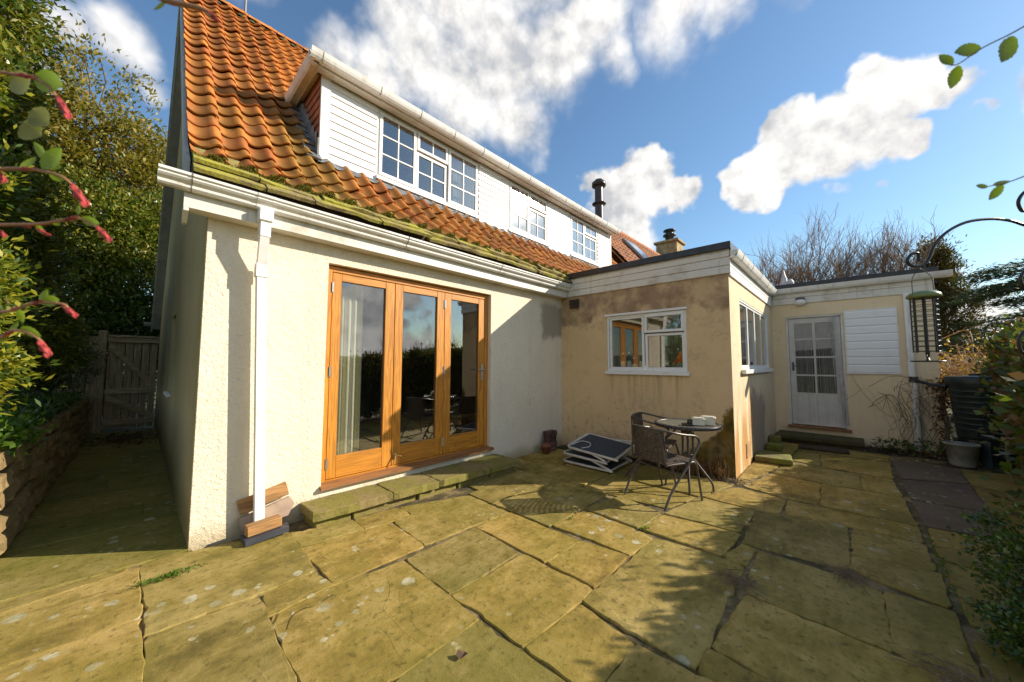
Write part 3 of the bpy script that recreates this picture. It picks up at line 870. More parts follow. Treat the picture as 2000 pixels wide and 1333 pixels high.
# ---- roof: deck, pantiles, stone slates, ridge
mb = MB()
def slab(x0, x1, ya, yb, dz=.05, t=.05):
    mb.prism([(x0, ya, roofz(ya) - dz), (x0, yb, roofz(yb) - dz), (x0, yb, roofz(yb) - dz - t), (x0, ya, roofz(ya) - dz - t)], (x1 - x0, 0, 0))
slab(.20, 9.3, 3.36, 3.8); slab(.20, 1.30, 3.8, RY - .02); slab(1.302, 8.05, 3.8, 4.24); slab(8.052, 9.3, 3.8, RY - .02); slab(1.302, 8.05, 5.02, RY - .02)
mb.prism([(.20, RY - .01, roofz(RY) - .05), (.20, 11.45, 2.32), (.20, 11.45, 2.26), (.20, RY - .01, roofz(RY) - .12)], (9.1, 0, 0))
ROOF = mb.build('roof', simple('roof felt', (.07, .05, .04), .9), HOUSE)

def tile_mesh(seed):
    rr = random.Random(seed)
    TW, TL = .20, .315
    us = [0, .11, .22, .34, .46, .58, .68, .78, .88, .98, 1.08]
    def prof(u):
        return -.026 * math.sin(math.pi * u / .64) if u < .64 else .034 * math.sin(math.pi * min(1, (u - .64) / .46))
    vs, fs = [], []
    w = [rr.uniform(-.002, .002) for _ in us]
    for j, (y, lift) in enumerate(((0, .032), (TL * .5, .017), (TL, 0))):
        for i, u in enumerate(us):
            vs.append((u * TW, y + (w[i] if j == 0 else 0), prof(u) + lift))
    n = len(us)
    for i, u in enumerate(us):
        vs.append((u * TW, .003, prof(u) + .032 - .017))
    for j in range(2):
        fs += [(j * n + i, j * n + i + 1, (j + 1) * n + i + 1, (j + 1) * n + i) for i in range(n - 1)]
    fs += [(3 * n + i, 3 * n + i + 1, i + 1, i) for i in range(n - 1)]
    me = bpy.data.meshes.new('pantile'); me.from_pydata(vs, [], fs)
    me.polygons.foreach_set('use_smooth', [True] * (2 * (n - 1)) + [False] * (n - 1))
    me.materials.append(TILE)
    return me
TM = [tile_mesh(k) for k in range(5)]
GA, TW = .24, .20
ncol = 40
def course(r):
    """foot of course r on the slope, and its pitch"""
    y0 = 3.435
    if r < 2: return y0 + r * GA * math.cos(SL0), SL0
    return y0 + 2 * GA * math.cos(SL0) + (r - 2) * GA * CS, SL
for c in range(ncol):
    x = .185 + c * TW
    for r in range(27):
        y, sl = course(r)
        if (x + TW * .5 > 1.27 and y > 4.10) or y > RY - .06:
            continue
        rot = (sl + random.uniform(-.02, .02), random.uniform(-.02, .02), random.uniform(-.022, .022))
        link('pantile', random.choice(TM), ROOF, (x + random.uniform(-.006, .006), y + random.uniform(-.007, .007), roofz(y) + .021 + random.uniform(-.004, .006)), rot)
# the slope above and beyond the dormer: joined
mb = MB()
for c in range(45):
    x = .185 + c * TW
    for r in range(27):
        y, sl = course(r)
        if y > RY - .06 or c < 5 or (c < ncol and y < 5.0): continue
        me = random.choice(TM)
        M = Matrix.Translation((x, y, roofz(y) + .02)) @ Matrix.Rotation(sl, 4, 'X')
        mb.add([M @ v.co for v in me.vertices], [tuple(p.vertices) for p in me.polygons], True)
mb.build('upper_pantiles', TILE, ROOF, kind='stuff', fixn=False)
# half round ridge
prof = [(math.cos(a) * .11, math.sin(a) * .09) for a in [math.pi * k / 8 for k in range(9)]]
def ridge_mesh():
    vs, fs = [], []
    for x in (0, .42):
        vs += [(x, p[0], p[1] + (.006 if x else 0)) for p in prof]
    vs += [(0, p[0] * .85, p[1] * .85 - .004) for p in prof]
    fs = [(i, i + 1, 10 + i, 9 + i) for i in range(8)] + [(i, i + 1, 19 + i, 18 + i) for i in range(8)]
    me = bpy.data.meshes.new('ridge_tile'); me.from_pydata(vs, [], fs)
    me.polygons.foreach_set('use_smooth', [True] * 8 + [False] * 8)
    me.materials.append(TILE); return me
RM = ridge_mesh()
for k in range(22):
    link('ridge_tile', RM, ROOF, (.16 + k * .425, RY, roofz(RY) - .035))
mb = MB()
for k in range(60):
    x = .3 + k * .15
    mb.lathe((x, RY - .14, roofz(RY - .14) + .02), [(.0, .04), (.05, .02), (.065, -.02)], 6)
mb.build('ridge_moss', MOSS, ROOF, kind='stuff')
# two courses of mossy stone slates along the eaves
for row, (ya, yb, za, zb) in enumerate(((3.285, 3.60, 2.715, 2.93), (3.365, 3.66, 2.80, 3.02))):
    x = .20
    while x < 5.05:
        L = random.uniform(.34, .62)
        x2 = min(x + L, 5.1)
        dy = random.uniform(-.025, .02); dz = random.uniform(-.009, .012)
        a, b = Vector((x + .004, ya + dy, za + dz)), Vector((x2 - .004, ya + dy + random.uniform(-.008, .008), za + dz))
        up = Vector((0, yb - ya, zb - za))
        nrm = Vector((0, -(zb - za), yb - ya)).normalized() * .03
        k = max(2, int(L / .11)); front = []
        for i in range(k + 1):
            p = a.lerp(b, i / k); p.y += random.uniform(-.016, .014); p.z += random.uniform(-.006, .006); front.append(p)
        poly = front + [b + up, a + up]
        m2 = MB(); m2.prism(poly, nrm)
        m2.build('stone_slate', SLATE, ROOF)
        x = x2
# barge boards
mb = MB()
bz = lambda y: (roofz(y) if y < RY else roofz(RY) - TAN * (y - RY))
for (a, b) in ((3.425, 3.8), (3.8, RY), (RY, 11.46)):
    mb.prism([(.168, a, bz(a) - .03), (.168, b, bz(b) - .03), (.168, b, bz(b) - .24), (.168, a, bz(a) - .24)], (.024, 0, 0))
    mb.prism([(.194, a, bz(a) - .17), (.194, b, bz(b) - .17), (.194, b, bz(b) - .19), (.194, a, bz(a) - .19)], (.12, 0, 0))
mb.build('barge_board', simple('grey painted board', (.46, .455, .43), .6, .15), HOUSE)
# rear gutter stub seen past the gable
mb = MB(); mb.tube([(.05, 11.5, 2.22), (2.0, 11.5, 2.22)], .06, 8)
mb.build('rear_gutter', simple('old grey plastic', (.16, .15, .12), .6), HOUSE)

# ---- eaves gutter with fascia
def gutter_prof_x(x0, x1, y, z):
    """moulded gutter running along X; y is its back, it projects towards -y"""
    pr = [(0, 0), (-.02, -.0), (-.05, .012), (-.085, .03), (-.10, .05), (-.095, .075), (-.11, .085), (-.112, .105), (-.098, .105), (-.09, .03), (-.03, .012), (0, .105)]
    return [(x0, y + p[0], z + p[1]) for p in pr], (x1 - x0, 0, 0)
def extrude_open(mb, prof, d, smooth=False):
    n = len(prof); d = Vector(d)
    vs = [Vector(p) for p in prof] + [Vector(p) + d for p in prof]
    mb.add(vs, [(i, (i + 1) % n, n + (i + 1) % n, n + i) for i in range(n)] + [tuple(range(n)), tuple(range(n, 2 * n))[::-1]], smooth)
mb = MB()
OG = [(0, 0), (-.045, 0), (-.058, .012), (-.062, .03), (-.085, .048), (-.098, .062), (-.098, .075), (-.112, .082), (-.114, .10), (-.104, .10), (-.09, .08), (-.055, .03), (-.012, .012), (-.008, .10), (0, .10)]
extrude_open(mb, [(.03, 3.40 + p[0], 2.585 + p[1]) for p in OG], (5.16, 0, 0))
GUT = mb.build('gutter', UPVC, HOUSE)
for x in (.20, .585, 1.9, 3.3, 4.6):
    mb = MB()
    extrude_open(mb, [(x, 3.40 + p[0] * 1.04, 2.583 + p[1] * 1.02) for p in OG], (.006 if x != .585 else .12, 0, 0))
    mb.build('gutter_joint', UPVC if x == .585 else simple('gutter joint seal', (.25, .23, .2), .6), GUT)
mb = MB(); mb.box((.17, 3.405, 2.475), (5.02, 3.425, 2.68)); mb.box((.17, 3.427, 2.475), (5.0, 3.538, 2.487)); mb.prism([(.171, 3.406, 2.474), (.171, 3.406, 2.45), (.171, 3.50, 2.38), (.171, 3.538, 2.38), (.171, 3.538, 2.474)], (.028, 0, 0))
mb.build('fascia_board', UPVCD, HOUSE)
# downpipe
mb = MB()
mb.box((.60, 3.315, 2.485), (.70, 3.40, 2.59), .008)
mb.box((.612, 3.33, 2.36), (.688, 3.398, 2.486), .006)
def sqpipe(mb, a, b, w):
    a, b = Vector(a), Vector(b); h = w / 2
    P = [(-h, -h), (h, -h), (h, h), (-h, h)]
    vs = [a + Vector((p, q, 0)) for p, q in P] + [b + Vector((p, q, 0)) for p, q in P]
    mb.add(vs, [(0, 1, 5, 4), (1, 2, 6, 5), (2, 3, 7, 6), (3, 0, 4, 7), (0, 1, 2, 3), (4, 5, 6, 7)])
sqpipe(mb, (.65, 3.364, 2.37), (.655, 3.44, 2.13), .064)
sqpipe(mb, (.655, 3.44, 2.16), (.655, 3.44, 2.05), .078)
sqpipe(mb, (.655, 3.44, 2.13), (.722, 3.44, .085), .066)
mb.build('downpipe', WHITE, HOUSE)

# ---- folding doors
mb = MB()
FY = 3.598
mb.box((1.212, FY, .236), (1.262, FY + .1, 2.30), .004); mb.build('door_jamb', WOODV, HOUSE)
mb = MB(); mb.box((3.264, FY, .236), (3.318, FY + .1, 2.30), .004); mb.build('door_jamb', WOODV, HOUSE)
mb = MB(); mb.box((1.262, FY + .001, 2.243), (3.264, FY + .099, 2.30), .004); mb.build('door_head', WOODH, HOUSE)
mb = MB(); mb.box((1.262, FY + .001, .236), (3.264, FY + .099, .252)); mb.build('threshold', WOODH, HOUSE)
mb = MB(); mb.prism([(1.195, 3.495, .196), (1.195, 3.495, .222), (1.195, 3.598, .240), (1.195, 3.66, .240), (1.195, 3.66, .196)], (2.16, 0, 0))
mb.build('door_sill', SILLW, HOUSE)
LE = [(1.266, 1.924, .088, .108), (1.929, 2.592, .098, .108), (2.597, 3.260, .10, .104)]
def glazing(parent, P, u0, u1, z0, z1, mat, name='glass_pane', tilt=None):
    m2 = MB(); t = .006
    a, b, c, d = P(u0, 0, z0), P(u1, 0, z0), P(u1, 0, z1), P(u0, 0, z1)
    nn = (Vector(b) - Vector(a)).cross(Vector(d) - Vector(a)).normalized() * t
    if tilt:
        d = Vector(d) + Vector(tilt); c = Vector(c) + Vector(tilt)
    m2.prism([a, b, c, d], nn)
    return m2.build(name, mat, parent)
PY = lambda y: (lambda u, d, z: (u, y + d, z))
PX = lambda x: (lambda u, d, z: (x + d, u, z))
for k, (a, b, s1, s2) in enumerate(LE):
    mb = MB(); y = FY + .006
    mb.box((a, y, .256), (a + s1, y + .055, 2.238), .004); mb.box((b - s2, y, .256), (b, y + .055, 2.238), .004)
    leaf = mb.build('door_leaf', WOODV, HOUSE, label=('left door leaf', 'middle door leaf', 'right door leaf with lever handle')[k])
    for (z0, z1) in ((.256, .462), (2.165, 2.238)):
        mb = MB(); mb.box((a + s1, y + .001, z0), (b - s2, y + .054, z1), .003); mb.build('door_rail', WOODH, leaf)
    glazing(leaf, PY(y + .028), a + s1 + .001, b - s2 - .001, .463, 2.164, GLASS)
    mb = MB()
    for (p, q, r_, s_) in ((a + s1, a + s1 + .008, .463, 2.164), (b - s2 - .008, b - s2, .463, 2.164)):
        mb.box((p, y + .015, r_), (q, y + .027, s_))
    mb.build('glazing_bead', simple('dark bead', (.10, .06, .03), .6), leaf)
    hx = (1.264, None, 2.594)[k]
    if hx:
        for hz in (2.09, 1.27, .40):
            mb = MB(); mb.box((hx - .016, y - .006, hz - .05), (hx + .016, y + .001, hz + .05), .002); mb.tube([(hx, y - .008, hz - .05), (hx, y - .008, hz + .05)], .007, 6)
            mb.build('hinge', STEEL, leaf)
    if k == 2:
        mb = MB(); mb.box((3.205, y - .008, 1.13), (3.245, y, 1.34), .003); mb.tube([(3.225, y - .005, 1.27), (3.225, y - .05, 1.27)], .01, 6); mb.tube([(3.225, y - .05, 1.27), (3.11, y - .052, 1.272)], .009, 6)
        mb.build('door_handle', STEEL, leaf)
    if k == 0:
        mb = MB(); mb.tube([(1.96, y - .03, .36), (1.93, y - .05, .28)], .008, 5); mb.tube([(1.965, y, .36), (1.965, y - .03, .36), (2.02, y - .045, .345)], .008, 5); mb.tube([(1.958, y - .02, .35), (1.955, y - .03, .45)], .005, 5); mb.box((1.94, y - .004, .33), (1.985, y + .001, .40))
        mb.build('door_bolt', BRASS, leaf)

# ---- dormer
DY = 4.2
WN = [(1.94, 3.645), (4.335, 5.470), (6.245, 7.405)]
mb = MB()
wall_grid(mb, PY(DY), 1.283, 8.04, 3.55, 4.715, [(a, b, 3.71, 4.60) for a, b in WN], .08)
mb.prism([(1.285, DY + .081, roofz(DY) - .3), (1.285, DY + .081, 4.71), (1.285, 5.15, 4.71)], (.05, 0, 0))
mb.prism([(7.98, DY + .081, roofz(DY) - .3), (7.98, DY + .081, 4.71), (7.98, 5.15, 4.71)], (.05, 0, 0))
DORM = mb.build('dormer', WHITE, HOUSE)
mb = MB(); mb.box((1.13, 4.03, 4.716), (8.12, 5.12, 4.765)); mb.build('dormer_roof', simple('grey felt', (.16, .16, .16), .8), HOUSE)
mb = MB(); mb.box((1.272, DY - .028, 3.62), (1.372, DY - .001, 4.63), .003); mb.build('corner_board', WHITE, DORM)
mb = MB(); mb.box((8.0, DY - .028, 3.70), (8.055, DY - .001, 4.63), .003)
mb.build('corner_board', WHITE, DORM)
for (a, b) in ((1.374, 1.935), (3.65, 4.33), (5.475, 6.24), (7.41, 7.998)):
    for k in range(10):
        z = 3.645 + k * .0985
        z1 = min(z + .107, 4.63)
        mb = MB(); mb.prism([(a, DY - .002, z), (a, DY - .023, z), (a, DY - .021, z + .012), (a, DY - .009, z1), (a, DY - .002, z1)], (b - a, 0, 0))
        mb.build('weatherboard', BOARD, DORM)
for k in range(9):
    z = 3.72 + k * .11
    mb = MB(); y1 = DY + .08 + (z - roofz(DY + .08)) / TAN + .25
    mb.prism([(1.284, DY, z), (1.262, DY, z), (1.276, DY, min(z + .118, 4.63)), (1.284, DY, min(z + .118, 4.63))], (0, max(.05, y1 - DY), 0))
    mb.build('cheek_board', CHEEK, DORM)
mb = MB(); mb.box((1.20, 4.055, 4.60), (8.10, 4.075, 4.715)); mb.box((1.20, 4.077, 4.612), (8.08, DY - .03, 4.628)); mb.box((1.205, 4.078, 4.60), (1.222, 5.0, 4.714)); mb.box((1.223, 4.23, 4.632), (1.262, 5.0, 4.645))
mb.build('dormer_fascia', UPVCD, HOUSE)
SQ = [(0, 0), (-.055, 0), (-.075, .022), (-.088, .05), (-.10, .092), (-.092, .092), (-.08, .05), (-.05, .012), (-.008, .012), (-.006, .092), (0, .092)]
mb = MB()
extrude_open(mb, [(1.10, 4.053 + p[0], 4.622 + p[1]) for p in SQ], (7.06, 0, 0))
vs = [(1.203 + p[0], 4.03, 4.622 + p[1]) for p in SQ]
extrude_open(mb, vs, (0, .98, 0))
DG = mb.build('dormer_gutter', UPVC, HOUSE)
for k in range(13):
    x = 1.32 + k * .56 if k else 1.22
    mb = MB(); extrude_open(mb, [(x, 4.053 + p[0] * 1.06, 4.619 + p[1] * 1.03) for p in SQ], (.018, 0, 0)); mb.build('gutter_bracket', UPVC, DG)
# casement windows: frame with glazing bars, and every pane
def window(name, P, lights, u0, u1, z0, z1, fmat, gmat, fw=.032, sash=.042, bar=.02, dep=.06, tilts=None, label=None):
    mb = MB()
    def bx(a, b, c, d, e0, e1):
        p, q = P(a, e0, c), P(b, e1, d)
        mb.box(p, q, .003)
    bx(u0, u1, z0, z0 + fw, 0, dep); bx(u0, u1, z1 - fw, z1, 0, dep)
    bx(u0, u0 + fw, z0 + fw, z1 - fw, .001, dep); bx(u1 - fw, u1, z0 + fw, z1 - fw, .001, dep)
    pan = []
    for (a, b, c, d, nx, nz, op) in lights:
        e0 = -.014 if op else .012
        bx(a, b, c, c + sash, e0, dep - .01); bx(a, b, d - sash, d, e0, dep - .01)
        bx(a, a + sash, c + sash, d - sash, e0 + .001, dep - .01); bx(b - sash, b, c + sash, d - sash, e0 + .001, dep - .01)
        A, B, C, D = a + sash, b - sash, c + sash, d - sash
        for i in range(1, nx):
            u = A + (B - A) * i / nx; bx(u - bar / 2, u + bar / 2, C, D, e0 + .006, dep - .014)
        for j in range(1, nz):
            z = C + (D - C) * j / nz; bx(A, B, z - bar / 2, z + bar / 2, e0 + .008, dep - .016)
        for i in range(nx):
            for j in range(nz):
                ua, ub = A + (B - A) * i / nx, A + (B - A) * (i + 1) / nx
                za, zb = C + (D - C) * j / nz, C + (D - C) * (j + 1) / nz
                pan.append((ua + .003, ub - .003, za + .003, zb - .003, e0 + .02))
    w = mb.build(name, fmat, HOUSE, label=label)
    for (a, b, c, d, e) in pan:
        tl = None
        if tilts: tl = (tilts[0] * (d - c), tilts[1] * (d - c), 0)
        glazing(w, lambda u, q, z: P(u, q + e, z), a, b, c, d, gmat, tilt=tl)
    return w
z0, z1, zt = 3.712, 4.598, 4.31
for k, (a, b) in enumerate(WN):
    c, d = a + .03, b - .03
    if k == 0:
        t1, t2 = 2.498, 3.045
        ls = [(c, t1, z0 + .03, z1 - .03, 2, 3, True), (t1 + .014, t2 - .014, zt, z1 - .03, 2, 1, True), (t1 + .014, t2 - .014, z0 + .03, zt - .014, 2, 2, False), (t2, d, z0 + .03, z1 - .03, 2, 3, True)]
    else:
        t1 = (a + b) / 2 - .01
        ls = [(c, t1 - .007, z0 + .03, z1 - .03, 2, 3, True), (t1 + .007, d, zt, z1 - .03, 2, 1, True), (t1 + .007, d, z0 + .03, zt - .014, 2, 2, False)]
    w = window('dormer_window', PY(DY - .006), ls, a + .001, b - .001, z0, z1, WHITE, GLASSD, tilts=(0, .020, 0) if k == 1 else None,
               label=('left dormer window of three lights', 'middle dormer window of two lights', 'right dormer window of two lights')[k])
    mb = MB(); mb.box((a - .012, DY - .052, z0 - .052), (b + .012, DY - .001, z0 - .002), .004); mb.build('window_sill', WHITE, w)
# lead along the foot of the dormer and up its cheek
mb = MB()
ps = []
for i in range(240):
    x = 1.24 + i * 6.85 / 239
    u = ((x - .185) / TW) % 1.0
    h = -.02 * math.sin(math.pi * u / .64) if u < .64 else .034 * math.sin(math.pi * min(1, (u - .64) / .46))
    ps.append((x, h))
vs = []
for (x, h) in ps:
    vs += [(x, 4.085 + .012 * math.sin(x * 9), roofz(4.085) + .058 + h), (x, 4.13, roofz(4.13) + .056 + h * .7), (x, 4.170, roofz(4.13) + .066), (x, 4.172, roofz(4.13) + .085)]
fs = []
for i in range(239):
    for j in range(3): fs.append((i * 4 + j, i * 4 + j + 1, i * 4 + 5 + j, i * 4 + 4 + j))
mb.add(vs, fs, True)
for i in range(9):
    y = 4.12 + i * .1
    mb.box((1.13, y, roofz(y) + .03), (1.275, y + .105, roofz(y) + .055), 0, Matrix.Translation((0, y, roofz(y))) @ Matrix.Rotation(SL, 4, 'X') @ Matrix.Translation((0, -y, -roofz(y))))
    mb.box((1.24, y, roofz(y) + .0), (1.258, y + .11, roofz(y + .11) + .16))
mb.build('lead_flashing', LEAD, HOUSE)
# net curtains behind some dormer panes
def folds(mb, a, b, y, z0, z1, amp, n, ph=0.0):
    vs = []; N = n * 6
    for i in range(N + 1):
        u = a + (b - a) * i / N
        d = amp * math.sin(2 * math.pi * i / 6 + ph) + amp * .5 * math.sin(i * .9 + ph)
        vs += [(u, y + d, z0), (u, y + d * .8, z1)]
    mb.add(vs, [(2 * i, 2 * i + 2, 2 * i + 3, 2 * i + 1) for i in range(N)], True)
for k, (a, b) in enumerate(((3.06, 3.6), (4.38, 5.42), (6.28, 7.36))):
    mb = MB(); folds(mb, a, b, 4.33, 3.73, 4.58, .015, 9)
    tag(mb.build('net_curtain', simple('net curtain', (.62, .60, .56), .9), fixn=False), ('pale net curtain behind right light of left dormer window', 'pale net curtain behind middle dormer window', 'pale net curtain behind right dormer window')[k], 'curtain', 'net curtains in the dormer')

# ---- kitchen extension: boards, roof, window
for k in range(3):
    z = 2.482 + k * .104
    mb = MB(); mb.prism([(4.988, .985, z), (4.966, .985, z + .004), (4.966, .985, z + .07), (4.974, .985, z + .086), (4.974, .985, z + .102), (4.988, .985, z + .102)], (0, 2.47, 0))
    mb.build('cladding_board', UPVCD, HOUSE)
mb = MB(); L = [(4.962, .99, 2.795), (4.962, 3.50, 2.795), (11.1, 3.5, 2.795), (11.1, -1.06, 2.795), (8.40, -1.06, 2.795), (8.40, .99, 2.795)]
mb.prism(L, (0, 0, .07)); mb.build('flat_roof', BLACK, HOUSE)
mb = MB(); mb.box((4.935, .97, 2.786), (4.96, 3.47, 2.878), .006); mb.box((8.372, -1.10, 2.79), (8.398, .93, 2.872), .006); mb.box((8.4, -1.10, 2.79), (11.1, -1.07, 2.872)); mb.box((4.962, .972, 2.76), (8.37, .988, 2.872))
mb.build('roof_trim', BLACK, HOUSE)
for k, (z, h) in enumerate(((2.455, .12), (2.577, .12))):
    mb = MB(); mb.box((4.992, .99, z), (8.395, 1.010, z + h), .006); mb.build('fascia_board', UPVC, HOUSE)
    mb = MB(); mb.box((8.393, -1.05, z + .03), (8.411, .988, z + .028 + h), .006); mb.build('fascia_board', UPVCD, HOUSE)
mb = MB(); extrude_open(mb, [(4.94, .985 + p[0] * 1.05, 2.665 + p[1]) for p in SQ], (3.44, 0, 0)); mb.box((4.94, .90, 2.68), (4.946, .985, 2.755))
G2 = mb.build('side_gutter', UPVC, HOUSE)
for x in (5.25, 5.9, 6.6, 7.3, 8.0):
    mb = MB(); extrude_open(mb, [(x, .985 + p[0] * 1.12, 2.662 + p[1] * 1.03) for p in SQ], (.02, 0, 0)); mb.build('gutter_bracket', UPVC, G2)
mb = MB(); extrude_open(mb, [(8.388 + p[0], -1.22, 2.69 + p[1]) for p in SQ], (0, 2.18, 0)); mb.box((8.29, -1.226, 2.70), (8.388, -1.22, 2.78))
G3 = mb.build('wing_gutter', UPVC, HOUSE)
for y in (.38, -.12, -.62):
    mb = MB(); extrude_open(mb, [(8.388 + p[0] * 1.08, y, 2.688 + p[1] * 1.03) for p in SQ], (0, .02, 0)); mb.build('gutter_bracket', UPVC, G3)
w = window('kitchen_window', PX(4.992), [(2.10, 2.64, 1.275, 2.06, 1, 1, False), (1.55, 2.085, 1.80, 2.06, 1, 1, True), (1.55, 2.085, 1.275, 1.785, 1, 1, False)], 1.522, 2.678, 1.247, 2.083, WHITE, GLASSK, fw=.03, sash=.035)
mb = MB(); mb.box((4.945, 1.49, 1.20), (4.989, 2.70, 1.246), .004); mb.box((4.962, 1.50, 2.086), (4.989, 2.705, 2.118), .003); mb.build('window_sill', WHITE, w)
sw = window('side_window', PY(1.016), [(5.59 + i * .5625, 5.59 + (i + 1) * .5625, 1.31, 2.22, 1, 1, False) for i in range(4)], 5.562, 7.868, 1.282, 2.248, WHITE, GLASS, fw=.03, sash=.032)
mb = MB(); mb.box((5.50, .955, 1.225), (7.95, 1.010, 1.281), .005); mb.build('window_sill', WHITE, sw)
mb = MB()
wall_y = PX(.33)
gw = window('gable_window', PX(.35), [(6.38, 6.97, .98, 1.97, 1, 2, False)], 6.352, 6.998, .952, 1.998, WHITE, GLASS)
mb = MB(); mb.box((.27, 6.32, .915), (.314, 7.03, .95), .004); mb.build('window_sill', WHITE, gw)
# wing door with glazing bars
mb = MB()
mb.box((8.425, .0, .245), (8.50, .035, 2.254), .004); mb.box((8.425, .765, .245), (8.50, .80, 2.254), .004); mb.box((8.426, .035, 2.215), (8.5, .765, 2.254), .004)
WD = mb.build('wing_door', simple('grey white door', (.74, .715, .66), .45, .08), HOUSE)
mb = MB()
for (a, b, c, d) in ((.04, .125, .26, 2.21), (.675, .76, .26, 2.21)): mb.box((8.445, a, c), (8.485, b, d), .003)
for (c, d) in ((.26, .84), (2.115, 2.21)): mb.box((8.446, .125, c), (8.484, .675, d), .003)
mb.box((8.447, .385, .84), (8.483, .415, 2.115), .002)
for z in (1.16, 1.49, 1.82): mb.box((8.448, .125, z - .014), (8.482, .675, z + .014), .002)
mb.build('door_leaf', simple('door paint', (.76, .735, .68), .45, .06), WD)
for i in range(2):
    for z0_, z1_ in ((.84, 1.146), (1.174, 1.476), (1.504, 1.806), (1.834, 2.115)):
        glazing(WD, PX(8.462), .126 if i == 0 else .416, .384 if i == 0 else .674, z0_, z1_, GLASSW)
mb = MB(); mb.box((8.435, .70, 1.24), (8.445, .735, 1.40), .003); mb.tube([(8.44, .717, 1.33), (8.405, .717, 1.33), (8.402, .63, 1.33)], .008, 6); mb.build('door_handle', IRON, WD)
mb = MB(); mb.box((8.352, -.03, .205), (8.43, .825, .243), .004); mb.build('door_sill', SILLW, HOUSE)
# white boarded panel beside the door
mb = MB(); mb.box((8.394, -.028, 1.215), (8.411, -.012, 2.29)); mb.box((8.394, -.64, 1.215), (8.411, -.624, 2.29)); mb.box((8.386, -.645, 1.20), (8.411, -.005, 1.226)); mb.box((8.394, -.622, 2.275), (8.411, -.03, 2.29))
PN = mb.build('boarded_panel', WHITE, HOUSE)
for k in range(8):
    z = 1.228 + k * .131
    mb = MB(); mb.prism([(8.411, -.623, z), (8.388, -.623, z + .003), (8.388, -.623, z + .10), (8.398, -.623, z + .118), (8.398, -.623, z + .1305), (8.411, -.623, z + .1305)], (0, .594, 0)); mb.build('weatherboard', BOARD, PN)
mb = MB(); mb.box((8.355, -.79, 1.16), (8.409, -.715, 2.50), .005); mb.build('downpipe', UPVC, HOUSE, label='flat white downpipe at the end of the wing')
mb = MB(); mb.tube([(8.345, -.765, .03), (8.345, -.765, 1.10)], .042, 12); mb.build('downpipe', UPVCD, HOUSE, label='round lower length of the wing downpipe')
mb = MB(); mb.tube([(8.345, -.765, 1.08), (8.345, -.765, 1.17)], .052, 12); mb.tube([(8.345, -.765, 1.12), (8.25, -.92, 1.06), (8.12, -1.06, 1.04)], .024, 8); mb.build('pipe_diverter', BLACK, HOUSE)
# wall lamp, vents, flue
mb = MB(); mb.lathe((8.375, .56, 2.56), [(.0, .035), (.06, .03), (.075, 0), (.072, -.02)], 18); WL = mb.build('wall_lamp', simple('grey lamp base', (.10, .10, .10), .5), HOUSE)
mb = MB(); mb.lathe((8.355, .56, 2.545), [(.066, .0), (.085, -.03), (.082, -.065), (.055, -.10), (.0, -.112)], 18); mb.build('lamp_globe', simple('opal glass', (.78, .77, .73), .25, .03), WL)
mb = MB()
for k in range(3): mb.prism([(4.988, 3.18, 2.29 + k * .05), (4.93 - k * .004, 3.17, 2.275 + k * .05), (4.93 - k * .004, 3.33, 2.275 + k * .05), (4.988, 3.32, 2.29 + k * .05)], (0, 0, .045))
mb.build('vent_cowl', simple('brown plastic', (.055, .035, .025), .45), HOUSE)
mb = MB(); mb.box((5.62, 1.004, .10), (5.86, 1.011, .30)); VB = mb.build('air_brick', simple('terracotta vent', (.42, .26, .12), .8), HOUSE)
for k in range(6):
    mb = MB(); mb.box((5.635, .998, .115 + k * .03), (5.845, 1.0035, .131 + k * .03)); mb.build('vent_louvre', simple('vent slat', (.46, .28, .12), .8), VB)
mb = MB(); mb.tube([(12.18 - 1.5 * 0, 6.8, 6.6), (12.18, 6.8, 8.45)], .16, 14); mb.lathe((12.18, 6.8, 7.62), [(.16, .0), (.27, .02), (.27, .05), (.16, .09)], 16); mb.lathe((12.18, 6.8, 8.35), [(.17, 0), (.27, .02), (.27, .16), (.2, .2), (.16, .27), (0, .30)], 16)
FLUE = mb.build('flue', simple('black flue', (.045, .04, .036), .35, .2), None)
tag(FLUE, 'tall black metal flue with cowl rising behind the dormer', 'flue')
mb = MB(); mb.tube([(.975, RY, 7.25), (.97, RY, 9.1)], .018, 6)
tag(mb.build('aerial_pole', simple('grey metal pole', (.25, .25, .26), .4)), 'thin grey aerial pole standing on the ridge at the left end of the roof', 'pole')
# loose cable along the wing wall
mb = MB(); mb.tube(catmull([(8.40, -.02, 1.95), (8.405, -.03, 1.6), (8.406, -.06, 1.2), (8.408, -.25, .8), (8.408, -.5, .52), (8.408, -.8, .45)], 6), .004, 5)
mb.build('cable', simple('grey cable', (.45, .43, .38), .5), HOUSE)

# ---- neighbouring roof beyond
NB = thing('neighbour_house', 'neighbouring cottage roof of brown-orange pantiles with skylight and stone chimney', 'house', (10.2, 6.8, 0))
mb = MB(); mb.box((10.3, 3.9, 0), (21.3, 9.8, 3.2)); mb.build('wall', GABLE, NB)
mb = MB()
ya, yb, zb = 3.6, 6.8, 6.92; za = zb - 1.19 * 3.2
N = 11 * 4 * 6
for r in range(18):
    t0, t1 = r / 18, (r + 1) / 18 + .02
    vs = []
    for i in range(N + 1):
        x = 10.2 + i * 11.2 / N; h = .03 * math.sin(2 * math.pi * i / 6)
        for t, lf in ((t0, .06), (t1, .02)):
            vs.append((x, ya + (yb - ya) * t, za + (zb - za) * t + h + lf))
    mb.add(vs, [(2 * i, 2 * i + 2, 2 * i + 3, 2 * i + 1) for i in range(N)], False)
mb.prism([(10.2, 6.82, zb), (10.2, 10.0, za), (10.2, 9.9, za - .1), (10.2, 6.8, zb - .15), (10.2, 3.65, za - .06)], (11.2, 0, 0))
